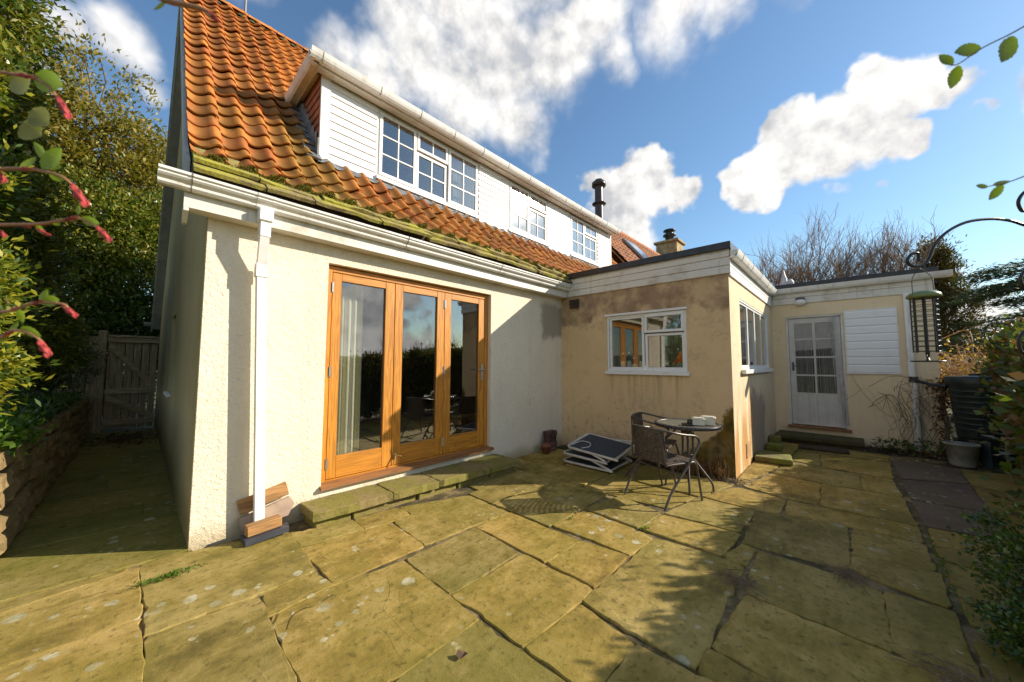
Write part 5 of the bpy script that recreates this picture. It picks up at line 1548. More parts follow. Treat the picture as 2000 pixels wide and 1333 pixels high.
mb = MB(); rv = Vector(cr) * .042
mb.tube(catmull([Vector((cx, cy, zt)) - rv, Vector((cx, cy, zt + .06)) - rv * .98, Vector((cx, cy, zt + .085)) - rv * .7, Vector((hk.x, hk.y, hk.z - .004)), Vector((cx, cy, zt + .085)) + rv * .7, Vector((cx, cy, zt + .06)) + rv * .98, Vector((cx, cy, zt)) + rv], 6), .0014, 5); mb.build('wire_handle', IRON, BF)

# ------------------------------------------------------------------ foliage helpers
def leaf_mesh(name, P, D, L, Wd, mat, parent=None, kind=None, N=None, fold=.18):
    """one four-sided, slightly folded blade per row of P, pointing along D"""
    n = len(P)
    D = D / np.linalg.norm(D, axis=1, keepdims=True)
    rnd = rng.normal(size=(n, 3)) if N is None else N + rng.normal(size=(n, 3)) * .55
    B = np.cross(D, rnd); B /= np.linalg.norm(B, axis=1, keepdims=True) + 1e-9
    Nn = np.cross(B, D)
    L = (L * rng.uniform(.65, 1.25, n))[:, None]; Wd = (Wd * rng.uniform(.7, 1.2, n))[:, None]
    v = np.empty((n, 4, 3))
    v[:, 0] = P
    v[:, 1] = P + D * L * .48 + B * Wd * .5 + Nn * Wd * fold
    v[:, 2] = P + D * L
    v[:, 3] = P + D * L * .48 - B * Wd * .5 + Nn * Wd * fold
    ofs = off(parent) if parent else Vector()
    v = v.reshape(-1, 3) - np.array(ofs)
    me = bpy.data.meshes.new(name)
    me.vertices.add(4 * n); me.vertices.foreach_set('co', v.astype(np.float32).ravel())
    me.loops.add(4 * n); me.loops.foreach_set('vertex_index', np.arange(4 * n, dtype=np.int32))
    me.polygons.add(n); me.polygons.foreach_set('loop_start', np.arange(0, 4 * n, 4, dtype=np.int32))
    try: me.polygons.foreach_set('loop_total', np.full(n, 4, dtype=np.int32))
    except Exception: pass
    me.update(calc_edges=True)
    me.materials.append(mat)
    o = bpy.data.objects.new(name, me); COL.objects.link(o)
    if parent: o.parent = parent
    if kind: o['kind'] = kind
    return o

def clumps(ells, nc, per, spread, shell=.55):
    """leaf points gathered in clumps inside ellipsoids [(cx,cy,cz,rx,ry,rz,weight)]"""
    w = np.array([e[6] if len(e) > 6 else 1.0 for e in ells]); w = w / w.sum()
    C, Dn = [], []
    for i in range(nc):
        e = ells[rng.choice(len(ells), p=w)]
        d = rng.normal(size=3); d /= np.linalg.norm(d)
        r = shell + (1 - shell) * rng.random() ** .6
        C.append(np.array(e[:3]) + d * r * np.array(e[3:6])); Dn.append(d)
    C, Dn = np.array(C), np.array(Dn)
    idx = np.repeat(np.arange(nc), per)
    sp = spread * rng.uniform(.5, 1.3, nc)[idx][:, None]
    P = C[idx] + rng.normal(size=(nc * per, 3)) * sp * np.array([1, 1, .7])
    D = Dn[idx] * .8 + rng.normal(size=(nc * per, 3)) * .7 + np.array([0, 0, .25])
    return C, P, D

def limb(mb, a, b, r0, r1, wob=.12, n=5, sides=5):
    a, b = Vector(a), Vector(b); L = (b - a).length
    pts = []
    for i in range(n + 1):
        t = i / n
        p = a.lerp(b, t)
        if 0 < i < n: p += Vector(rng.normal(size=3)) * L * wob * .35
        p.z += math.sin(t * math.pi) * L * .08
        pts.append(p)
    mb.tube(pts, [r0 + (r1 - r0) * i / n for i in range(n + 1)], sides)
    return pts

def tree(name, label, cat, base, ells, nc, per, spread, L, Wd, mat, trunk_r=.16, limbs=24, group=None, shell=.5, top=None, bark=None):
    t = thing(name, label, cat, base, group)
    C, P, D = clumps(ells, nc, per, spread, shell)
    leaf_mesh('crown', P, D, L, Wd, mat, t, N=np.array([0, 0, 1.0]))
    mb = MB(); b = Vector(base)
    tz = top if top else max(e[2] + e[5] * .4 for e in ells)
    tp = Vector((np.mean([e[0] for e in ells]), np.mean([e[1] for e in ells]), tz))
    sp = limb(mb, b, tp, trunk_r, trunk_r * .25, .10, 9, 8)
    for i in rng.choice(len(C), min(limbs, len(C)), replace=False):
        c = Vector(C[i]); k = min(range(len(sp)), key=lambda j: abs(sp[j].z - (b.z + (c.z - b.z) * .62)))
        limb(mb, sp[k], c, trunk_r * .28, .010, .14, 5, 5)
    mb.build('trunk', bark or BARK, t, fixn=False)
    return t

HOLLY = m_leaf('evergreen leaf', [(.055, .10, .016), (.11, .16, .023), (.21, .22, .03), (.30, .26, .04)], .35, .25, .55)
OLIVE = m_leaf('olive brown leaf', [(.11, .115, .016), (.20, .19, .028), (.32, .26, .05), (.28, .18, .045)], .45, .3)
DARKG = m_leaf('dark green leaf', [(.04, .075, .014), (.075, .115, .02), (.12, .16, .025)], .4, .2)
VARI = m_leaf('yellow edged leaf', [(.04, .08, .012), (.07, .12, .014), (.30, .30, .03), (.40, .36, .035), (.09, .13, .015)], .38, .35)
FERN = m_leaf('bed leaf', [(.03, .06, .01), (.05, .095, .014), (.09, .14, .02)], .45, .35)
HEDG = m_leaf('hedge leaf', [(.035, .055, .011), (.06, .095, .014), (.10, .13, .02), (.12, .07, .025), (.16, .08, .03)], .5, .3)
BOXL = m_leaf('box leaf', [(.025, .055, .012), (.045, .09, .016), (.08, .135, .02), (.13, .17, .026)], .32, .25, .55)
CEDR = m_leaf('cedar needles', [(.03, .055, .025), (.05, .08, .034), (.07, .10, .036)], .55, .2)
CYPR = m_leaf('brown conifer spray', [(.07, .062, .018), (.12, .09, .025), (.17, .12, .035), (.085, .095, .022)], .6, .2)
LITT = m_leaf('dead leaf', [(.07, .04, .022), (.11, .065, .03), (.16, .10, .05), (.05, .03, .018)], .8, .15, .2)

# trees beyond the gate
tree('evergreen_tree', 'tall sparse evergreen tree beyond the gate, its leaves olive against the sky', 'tree', (-.9, 13.4, 0),
     [(-1.0, 13.3, 7.2, 1.4, 1.2, 2.1, 1.0), (-.2, 13.4, 5.9, 1.1, 1.2, 1.7, .9), (-1.9, 13.0, 6.4, 1.0, 1.1, 2.2, .7), (.35, 13.8, 6.6, .7, .8, 1.2, .4), (-1.3, 13.2, 4.6, 1.6, 1.1, 1.3, .8)], 620, 46, .18, .13, .052, OLIVE, .10, 90, 'trees beyond the gate', .2)
tree('evergreen_tree', 'dense glossy evergreen tree behind the gate, reaching half way up the picture', 'tree', (-.2, 12.6, 0),
     [(-.2, 12.6, 3.4, 1.0, .8, 1.6, 1), (-1.3, 12.4, 3.2, 1.0, .9, 1.7, 1), (.2, 12.9, 4.6, .8, .8, 1.3, .6), (-.8, 12.6, 4.7, 1.2, .9, 1.1, .7)], 800, 54, .17, .10, .045, HOLLY, .10, 40, 'trees beyond the gate', .3)
tree('evergreen_tree', 'dark evergreen shadowed tree low behind the gate', 'tree', (-.6, 12.0, 0),
     [(-.5, 11.9, 1.3, 1.3, .5, 1.2, 1), (-.2, 12.2, 2.3, 1.0, .6, 1.1, .8), (-1.9, 11.9, 1.9, .8, .8, 1.7, .8), (-1.6, 16, 3.5, 3.5, 1.2, 3.4, 1.2)], 720, 50, .17, .11, .05, DARKG, .09, 26, 'trees beyond the gate', .35)
# shrubs above the retaining wall
tree('shrub', 'sunlit yellow-green variegated shrub leaning in at the left edge in front of the stone wall', 'shrub', (-1.05, 3.55, 0),
     [(-.70, 3.45, 1.30, .22, .42, .26, .9), (-.72, 3.5, 1.75, .23, .45, .40, 1), (-.84, 3.6, 2.45, .24, .45, .4, .45), (-.86, 3.6, 3.1, .25, .4, .45, .3)], 330, 36, .055, .050, .022, VARI, .025, 60, 'shrubs on the left', .35)
tree('shrub', 'dark broad evergreen shrub halfway along the stone wall', 'shrub', (-1.35, 8.3, .7),
     [(-1.12, 8.2, 1.7, .50, 1.2, .6, 1), (-1.3, 8.0, 2.6, .55, 1.1, .9, 1), (-1.2, 9.4, 2.0, .45, .7, 1.0, .7)], 480, 48, .11, .085, .036, HOLLY, .05, 30, 'shrubs on the left', .4)
tree('shrub', 'tall leafy shrub at the left edge with leaves against the sky', 'shrub', (-1.5, 7.2, .7),
     [(-1.3, 7.2, 3.4, .42, .9, .8, 1), (-1.4, 7.0, 4.6, .42, .8, .9, .8), (-1.2, 7.8, 2.8, .40, .7, .7, .6), (-1.4, 7.2, 5.6, .40, .7, .7, .6)], 520, 44, .11, .09, .038, HOLLY, .04, 40, 'shrubs on the left', .3)
tree('shrub', 'mid green leafy shrub low at the left edge behind the variegated one', 'shrub', (-1.2, 5.9, .7),
     [(-1.05, 5.8, 1.9, .28, .6, .6, 1), (-1.1, 5.6, 2.7, .26, .6, .6, 1)], 300, 44, .085, .07, .03, m_leaf('laurel leaf', [(.045, .085, .014), (.09, .135, .02), (.17, .19, .025)], .35, .3), .04, 30, 'shrubs on the left', .3)
tree('conifer_shrub', 'low dark yew-like shrub beside the gate', 'shrub', (-1.1, 9.9, .7),
     [(-.95, 9.7, 1.35, .5, .5, .5, 1), (-1.3, 9.3, 1.5, .6, .6, .5, 1)], 220, 50, .09, .07, .016, DARKG, .04, 30, 'shrubs on the left', .4)
# moss packed into the mouths of the bottom tiles
MSL = m_leaf('moss tuft', [(.11, .11, .018), (.19, .18, .028), (.20, .15, .05)], .8, .2, .2)
n_ = 9000
xx = rng.uniform(.2, 5.1, n_); uu = ((xx - .185) / TW) % 1.0
kp = rng.random(n_) < np.where((uu > .5), 1.0, .35); xx, uu = xx[kp], uu[kp]
hh = np.where(uu > .5, .062, .028) * np.sqrt(rng.random(len(xx)))
P = np.column_stack([xx, 3.432 + rng.normal(size=len(xx)) * .012 - .01, 2.87 - .012 + hh])
D = rng.normal(size=(len(xx), 3)) * .6 + np.array([0, -.8, .3])
o_ = leaf_mesh('eaves_moss', P, D, .020, .011, MSL, ROOF, kind='stuff')
# plants on the bed behind the wall
P = np.column_stack([rng.uniform(-1.3, -.64, 5200), rng.uniform(4.25, 9.4, 5200), .70 + rng.random(5200) * .14])
D = rng.normal(size=(5200, 3)) * .6 + np.array([.25, -.1, .7])
leaf_mesh('ground_cover', P, D, .075, .032, FERN, kind='stuff')['label'] = 'low green plants along the top of the retaining wall'
GP = thing('bed_plant', 'bright green low plant spilling over the near end of the stone wall', 'plant', (-.72, 4.5, .7))
C_, P, D = clumps([(-.72, 4.5, .80, .16, .35, .10), (-.72, 5.0, .78, .12, .3, .08)], 90, 22, .05, .3)
leaf_mesh('leaves', P, D, .045, .034, m_leaf('bright bed leaf', [(.06, .13, .015), (.10, .19, .02), (.15, .23, .03)], .4, .4), GP)
for (x, y, n_) in ((-.68, 6.2, 40), (-.70, 7.0, 46), (-.66, 7.7, 36)):
    t = thing('strap_plant', 'tuft of long strappy leaves on top of the stone wall, %s' % ('nearest the camera' if y < 6.5 else 'middle of the three' if y < 7.3 else 'farthest from the camera'), 'plant', (x, y, .7), 'strappy tufts on the wall')
    mb = MB()
    for k in range(n_):
        a = rng.uniform(0, 6.28); l_ = rng.uniform(.22, .42); d = Vector((math.cos(a), math.sin(a), 0)); s = d.cross(Vector((0, 0, 1))) * .007
        p = [Vector((x, y, .7)) + d * l_ * q + Vector((0, 0, l_ * h)) for q, h in ((.04, 0), (.25, .5), (.6, .62), (1.0, .35))]
        vs = []
        for q, w in zip(p, (1, 1, .8, .1)): vs += [q - s * w, q + s * w]
        mb.add(vs, [(0, 1, 3, 2), (2, 3, 5, 4), (4, 5, 7, 6)], True)
    mb.build('blades', FERN, t, fixn=False)

# the hedge along the right of the patio, which shades the near flags
HG = thing('hedge', 'tall mixed hedge of green and brown leaves along the right side of the patio', 'hedge', (6.4, -2.1, 0))
ells = []
x = 3.5
while x < 8.45:
    yc = -1.25 - (x - 3.5) * .165 if x < 7.1 else -1.95 - (x - 7.1) * .10
    h = (.66 - yc) / .86 * .69 if x < 7.1 else 1.95
    ells.append((x, yc + rng.uniform(-.05, .05), h * .52, .42, .42 if x < 7.1 else .5, h * .47 + rng.uniform(-.05, .05), 1)); x += .42
ells += [(7.80, -1.74, .98, .36, .18, .92, 1.2), (8.35, -1.80, 1.0, .35, .3, .90, 1)]
C_, P, D = clumps(ells, 2700, 46, .085, .40)
P[:, 2] = np.abs(P[:, 2])
leaf_mesh('leaves', P, D, .075, .046, HEDG, HG)
mb = MB()
for i in rng.choice(len(C_), 240, replace=False):
    c = Vector(C_[i]); limb(mb, (c.x + rng.uniform(-.1, .1), c.y + rng.uniform(-.1, .1), .05), c, .016, .004, .12, 4, 4)
mb.build('stems', TWIGB, HG, fixn=False)
# box bush at the bottom right
BX = thing('box_bush', 'small dark green box bush growing at the right edge of the patio', 'bush', (3.05, -.66, 0))
C_, P, D = clumps([(2.98, -.69, .23, .36, .27, .25), (3.28, -.75, .29, .34, .28, .29), (2.80, -.62, .12, .22, .18, .14), (3.0, -.90, .25, .4, .28, .25)], 320, 40, .042, .4)
P[:, 2] = np.abs(P[:, 2]) + .005
leaf_mesh('leaves', P, D, .026, .015, BOXL, BX)
mb = MB()
for i in rng.choice(len(C_), 120, replace=False):
    c = Vector(C_[i]); limb(mb, (3.05 + rng.uniform(-.15, .15), -.68 + rng.uniform(-.1, .1), 0), c + Vector((0, 0, .02)), .006, .002, .12, 4, 4)
mb.build('stems', TWIGB, BX, fixn=False)

# ------------------------------------------------------------------ bare trees, cedar and conifer beyond the wing
def bare(mb, p, d, L, r, lvl, spread=.55, up=.18):
    n = 3
    pts = [p]
    q = p.copy(); dd = d.copy()
    for i in range(n):
        dd = (dd + Vector(rng.normal(size=3)) * .16 + Vector((0, 0, up * .3))).normalized()
        q = q + dd * L / n; pts.append(q.copy())
    mb.tube(pts, [r * (1 - .45 * i / n) for i in range(n + 1)], 6 if lvl > 3 else (4 if lvl > 1 else 3), False)
    if lvl == 0: return
    k = 3 if lvl > 2 else 4
    for i in range(k):
        t = rng.uniform(.35, 1.0) if i else 1.0
        j = min(n - 1, int(t * n)); s = pts[j].lerp(pts[j + 1], t * n - j)
        nd_ = (dd + Vector(rng.normal(size=3)) * spread + Vector((0, 0, up))).normalized()
        bare(mb, s, nd_, L * rng.uniform(.55, .82), r * (.52 if i else .6), lvl - 1, spread, up)
BARKB = simple('pale brown bark', (.19, .125, .08), .85, .4, 4)
labs = ['leftmost bare winter tree above the wing roof, with pale cut trunk', 'second bare winter tree from the left above the wing roof', 'middle bare tree behind the wing, densest twigs', 'fourth bare winter tree from the left behind the wing', 'rightmost bare tree fanning out beside the brown conifer']
for k, (x, y, h, lv) in enumerate(((17.0, 2.2, 2.3, 5), (18.2, 1.25, 2.5, 5), (17.2, .35, 2.3, 5), (18.6, -.35, 2.3, 5), (18.8, -1.4, 2.5, 5))):
    t = thing('bare_tree', labs[k], 'tree', (x, y, 0), 'bare trees behind the wing')
    mb = MB(); mb.tube([(x, y, 0), (x + .1, y + .08, 1.4), (x + rng.uniform(-.2, .2), y + .1, h + .4)], [.2, .16, .12], 8); mb.build('trunk', BARKB, t)
    mb = MB()
    for i in range(10):
        a = rng.uniform(0, 6.28); z = rng.uniform(1.8, h + .35)
        bare(mb, Vector((x + .05, y + .08, z)), Vector((math.cos(a) * .42, math.sin(a) * .42, 1)).normalized(), rng.uniform(1.2, 1.85), .045, lv - 1, .46, .36)
    mb.build('branches', TWIGB, t, fixn=False)
for (x, y, lab) in ((7.2, -4.6, 'bare winter bush rising behind the right hedge'), (10.5, -6.0, 'second bare bush farther behind the right hedge')):
    t = thing('bare_bush', lab, 'bush', (x, y, 0))
    mb = MB()
    for i in range(7):
        a = rng.uniform(0, 6.28); bare(mb, Vector((x + math.cos(a) * .2, y + math.sin(a) * .2, 0)), Vector((math.cos(a) * .35, math.sin(a) * .35, 1)).normalized(), 1.15, .022, 3, .45, .2)
    mb.build('branches', TWIGB, t, fixn=False)
tree('conifer', 'brownish conifer standing behind the end of the wing', 'tree', (20.0, -2.7, 0),
     [(20, -2.75, 1.6, 1.3, 1.15, 1.4, 1), (20, -2.7, 3.0, 1.15, .95, 1.3, .9), (20, -2.6, 4.3, .75, .65, 1.0, .6), (20, -2.5, 5.2, .35, .35, .7, .3)], 520, 44, .17, .16, .04, CYPR, .14, 40, None, .35, 5.0)
t = thing('cedar', 'large dark cedar with flat spreading branches at the right edge', 'tree', (18.0, -5.1, 0))
mb = MB(); mb.tube([(18, -5.1, 0), (18.1, -5.1, 3), (18, -5.1, 5.6)], [.3, .22, .05], 9)
PP_, DD_ = [], []
for k in range(14):
    for a in rng.uniform(0, 6.28, 5):
        z = 1.2 + k * .265 + rng.uniform(-.2, .2); rise = rng.uniform(-.35, .30)
        a = a if rng.random() < .4 else rng.normal(R(120), R(45))
        L = 3.4 - k * .09 + rng.uniform(-1.1, .4)
        d = np.array([math.cos(a), math.sin(a), 0]); sd = np.array([-d[1], d[0], 0])
        mb.tube([(18, -5.1, z - .3), tuple(np.array([18, -5.1, z - .13 + rise * .45]) + d * L * .5), tuple(np.array([18, -5.1, z - .36 + rise]) + d * L)], [.03, .022, .006], 4, False)
        n_ = 520
        u = rng.random(n_) ** .7; w_ = rng.normal(size=n_) * .36 * (1.2 - u * .7)
        PP_.append(np.array([18, -5.1, z])[None] + d[None] * (u * L)[:, None] + sd[None] * w_[:, None] + np.array([0, 0, 1])[None] * (rng.normal(size=n_) * .055 + rise * u - .30 * u ** 2 - .12 * np.abs(w_))[:, None])
        DD_.append(d[None] * .9 + sd[None] * np.sign(w_)[:, None] * .5 + rng.normal(size=(n_, 3)) * .35 + np.array([0, 0, -.15]))
mb.build('trunk', BARK, t, fixn=False)
leaf_mesh('foliage', np.vstack(PP_), np.vstack(DD_), .14, .030, CEDR, t)
# tangled dry shrub behind the water butt, with a few yellow buds
t = thing('dry_shrub', 'tangle of dry straw-brown climber stems with yellow buds behind the water butt', 'shrub', (9.4, -1.75, 0))
mb = MB(); tips = []
for k in range(360):
    p = Vector((rng.uniform(8.7, 10.4), rng.uniform(-2.2, -1.25), rng.uniform(.6, 1.3)))
    a = rng.uniform(0, 6.28); l_ = rng.uniform(.4, 1.1)
    q = p + Vector((math.cos(a) * .5, math.sin(a) * .4, rng.uniform(.1, .8))) * l_ * .8
    r_ = q + Vector((rng.uniform(-.3, .3), rng.uniform(-.2, .3), rng.uniform(-.35, .12)))
    mb.tube(catmull([p, q, r_], 4), rng.uniform(.003, .007), 3, False); tips.append(r_)
mb.build('stems', simple('straw stems', (.30, .19, .105), .85, .4, 3), t, fixn=False)
T_ = np.array([tuple(v) for v in tips]); T_ = np.repeat(T_, 5, 0) + rng.normal(size=(len(tips) * 5, 3)) * .05
leaf_mesh('buds', T_, rng.normal(size=T_.shape) + np.array([0, 0, .3]), .06, .035, m_leaf('yellow bud', [(.20, .12, .03), (.34, .22, .03), (.16, .09, .04), (.42, .30, .04)], .5, .4), t)
# bare climber on the wing corner
t = thing('climber', 'leafless climber tangled round the wing downpipe', 'climber', (8.25, -.85, 0))
mb = MB()
for k in range(26):
    p = Vector((8.34 + rng.uniform(-.12, .02), rng.uniform(-1.0, -.55), 0.02)); pts = [p]
    for j in range(6):
        p = p + Vector((rng.uniform(-.06, .05), rng.uniform(-.10, .10), rng.uniform(.06, .24))); p.x = min(p.x, 8.38); pts.append(p.copy())
    for j in range(2): p = p + Vector((rng.uniform(-.15, .02), rng.uniform(-.2, .25), rng.uniform(-.2, .05))); p.x = min(p.x, 8.38); pts.append(p.copy())
    mb.tube(catmull(pts, 3), rng.uniform(.0015, .0045), 4, False)
mb.build('stems', simple('grey brown stems', (.26, .185, .125), .85, .4, 3), t, fixn=False)
P = np.column_stack([rng.uniform(7.9, 8.38, 240), rng.uniform(-1.0, -.3, 240), rng.uniform(.01, .2, 240)])
leaf_mesh('leaves', P, rng.normal(size=(240, 3)), .07, .03, DARKG, t)
t = thing('ivy_stem', 'dark ivy-wrapped stem rising between the wing corner and the water butt', 'climber', (8.30, -1.02, 0))
mb = MB(); mb.tube(catmull([(8.25, -1.0, 0), (8.28, -1.06, .4), (8.3, -1.03, .8), (8.3, -1.1, 1.15)], 4), [.03] * 12 + [.015], 6); mb.build('stem', BARK, t)
P = np.column_stack([rng.normal(8.27, .05, 500), rng.normal(-1.04, .05, 500), rng.uniform(.02, 1.15, 500)])
leaf_mesh('leaves', P, rng.normal(size=(500, 3)), .05, .035, LITT, t)

# ------------------------------------------------------------------ litter, stubble and weeds
def litter(name, label, xr, yr, n, L=.04, z=.012):
    P = np.column_stack([rng.normal((xr[0] + xr[1]) / 2, (xr[1] - xr[0]) / 4, n), rng.normal((yr[0] + yr[1]) / 2, (yr[1] - yr[0]) / 4, n), rng.random(n) * z + .003])
    D = rng.normal(size=(n, 3)) * np.array([1, 1, .25])
    o = leaf_mesh(name, P, D, L, L * .5, LITT, kind='stuff', N=np.array([0, 0, 1.0])); o['label'] = label
litter('leaf_litter', 'dead leaves drifted before the gate', (-.5, .3), (8.6, 10.4), 900, .05)
litter('leaf_litter', 'dead leaves on the soil strip below the kitchen wall', (4.72, 4.98), (1.1, 3.2), 900, .045, .03)
litter('leaf_litter', 'dead leaves gathered at the foot of the wing wall', (7.9, 8.4), (-1.1, -.2), 500, .05, .04)
RD = thing('stubble', 'clump of cut dry brown stems at the mossy kitchen corner', 'plant', (4.85, 1.28, 0))
mb = MB()
for k in range(130):
    p = Vector((rng.uniform(4.74, 4.96), rng.uniform(1.06, 1.62), 0)); d = Vector((rng.uniform(-.5, .15), rng.uniform(-.4, .4), 1)).normalized()
    l_ = rng.uniform(.06, .24); mb.tube([p, p + d * l_], [.006, .0045], 5)
mb.build('stems', simple('dry cut stems', (.24, .13, .05), .85, .45, 8), RD, fixn=False)
def debris(label, c, rad, n, L):
    mb = MB()
    for k in range(n):
        a = rng.uniform(0, 6.28); rr_ = abs(rng.normal()) * rad
        p = Vector((c[0] + math.cos(a) * rr_, c[1] + math.sin(a) * rr_, rng.uniform(.004, .02))); b = rng.uniform(0, 6.28); l_ = L * rng.uniform(.4, 1.2)
        q = p + Vector((math.cos(b), math.sin(b), 0)) * l_ * .5 + Vector((0, 0, rng.uniform(0, .02))); r_ = q + Vector((math.cos(b + .5), math.sin(b + .5), 0)) * l_ * .5; r_.z = .005
        mb.tube(catmull([p, q, r_], 3), rng.uniform(.001, .0022), 3, False)
    o = mb.build('twig_debris', simple('dry twigs', (.20, .14, .085), .9, .4, 9), kind='stuff', fixn=False); o['label'] = label
debris('dry twigs caught in a joint between the large flags', (2.60, .54), .06, 60, .14)
debris('dry twigs in the joint on the shaded flags', (3.18, .03), .055, 60, .12)
debris('dry stems heaped beside the box bush', (2.42, -.40), .10, 130, .20)
debris('twigs along the edge of the soil by the kitchen corner', (4.78, .98), .08, 50, .10)
def weed(label, c, n, rx, ry, L):
    t = thing('weed', label, 'weed', (c[0], c[1], 0), 'weeds in the joints')
    P = np.column_stack([c[0] + rng.normal(size=n) * rx, c[1] + rng.normal(size=n) * ry, rng.random(n) * .012])
    leaf_mesh('leaves', P, rng.normal(size=(n, 3)) * .7 + np.array([0, 0, .6]), L, L * .7, m_leaf('weed leaf', [(.06, .12, .012), (.10, .18, .02), (.14, .22, .025)], .4, .4), t)
weed('bright green weed growing in the joint below the house corner', (.205, 3.17), 150, .075, .018, .020)
weed('small weed in the joint at the left edge of the flags', (-.62, 3.0), 90, .05, .03, .025)
weed('tiny green weed in a flag joint near the chair', (2.93, 1.26), 26, .02, .015, .02)
weed('tiny weed in a joint in front of the folded lounger', (2.66, 1.80), 12, .01, .01, .02)
weed('row of small weeds in the long joint on the shaded right', (3.75, -.41), 70, .35, .012, .024)
mb = MB()
mb.add([(x, y, z) for x, y, z in ((1.075, 1.335, .006), (1.11, 1.32, .02), (1.12, 1.355, .005), (1.09, 1.37, .022), (1.07, 1.36, .012), (1.10, 1.345, .008))], [(0, 1, 5), (1, 2, 5), (2, 3, 5), (3, 4, 5), (4, 0, 5)])
tag(mb.build('dead_leaf', simple('curled brown leaf', (.10, .055, .03), .8, .3)), 'single curled brown dead leaf on the large flag in front', 'leaf')

# ------------------------------------------------------------------ overhanging twigs close to the camera
BUD = simple('red bud', (.34, .04, .035), .6, .5, 45, .5, 150)
TWR = simple('pink green twig', (.33, .16, .07), .5, .25, 30)
LFG = m_leaf('fresh leaf', [(.17, .25, .03), (.22, .30, .04)], .4, .5)
LFO = m_leaf('deep green leaf', [(.10, .16, .02), (.14, .19, .025)], .4, .5)  # deeper green for the leaves of the right-hand twigs
LFY = m_leaf('grey underside leaf', [(.22, .24, .12), (.28, .29, .16)], .6, .35)
def blade(mb, a, b, w, nrm, cup=.12):
    a, b = Vector(a), Vector(b); d = b - a; s = d.cross(Vector(nrm)).normalized() * w * .5; n = s.cross(d).normalized()
    prof = [(0, .05), (.07, .38), (.14, .60), (.20, .70), (.27, .90), (.33, .90), (.41, 1.02), (.48, .96), (.56, 1.0), (.63, .88), (.71, .84), (.77, .68), (.84, .58), (.90, .38), (.95, .26), (1.0, .02)]
    vs = []
    for i_, (t, k) in enumerate(prof):
        k = k * (1 + .05 * math.sin(i_ * 2.3 + a.x * 90))
        c = a + d * t - n * d.length * .06 * math.sin(t * 3.1)
        rp = .03 * w * (i_ % 2)
        vs += [c - s * k + n * (w * cup * k + rp), c - n * rp, c + s * k + n * (w * cup * k * .6 + rp)]
    fs = []
    for i in range(len(prof) - 1):
        for j in range(2): fs.append((3 * i + j, 3 * i + j + 1, 3 * i + j + 4, 3 * i + j + 3))
    mb.add(vs, fs, True)
def budshape(mb, a, b, r):
    a, b = Vector(a), Vector(b); pts = [a.lerp(b, t) for t in (0, .15, .35, .6, .85, 1)]
    mb.tube(pts, [r * .3, r * .5, r * .62, r * .6, r * .4, r * .1], 8)
    d = (b - a); s1_ = d.orthogonal().normalized(); s2_ = d.normalized().cross(s1_)
    for k in range(9):
        q = .08 + .085 * k; an = k * 2.4; o = s1_ * math.cos(an) + s2_ * math.sin(an)
        rr0 = r * (.55 - .25 * abs(q - .4))
        mb.tube([a + d * q + o * rr0 * .5, a + d * (q + .12) + o * rr0 * 1.15, a + d * (q + .24) + o * rr0 * 1.1, a + d * (q + .32) + o * rr0 * .7], [r * .10, r * .30, r * .26, r * .05], 6)
VN = tuple(-cf)
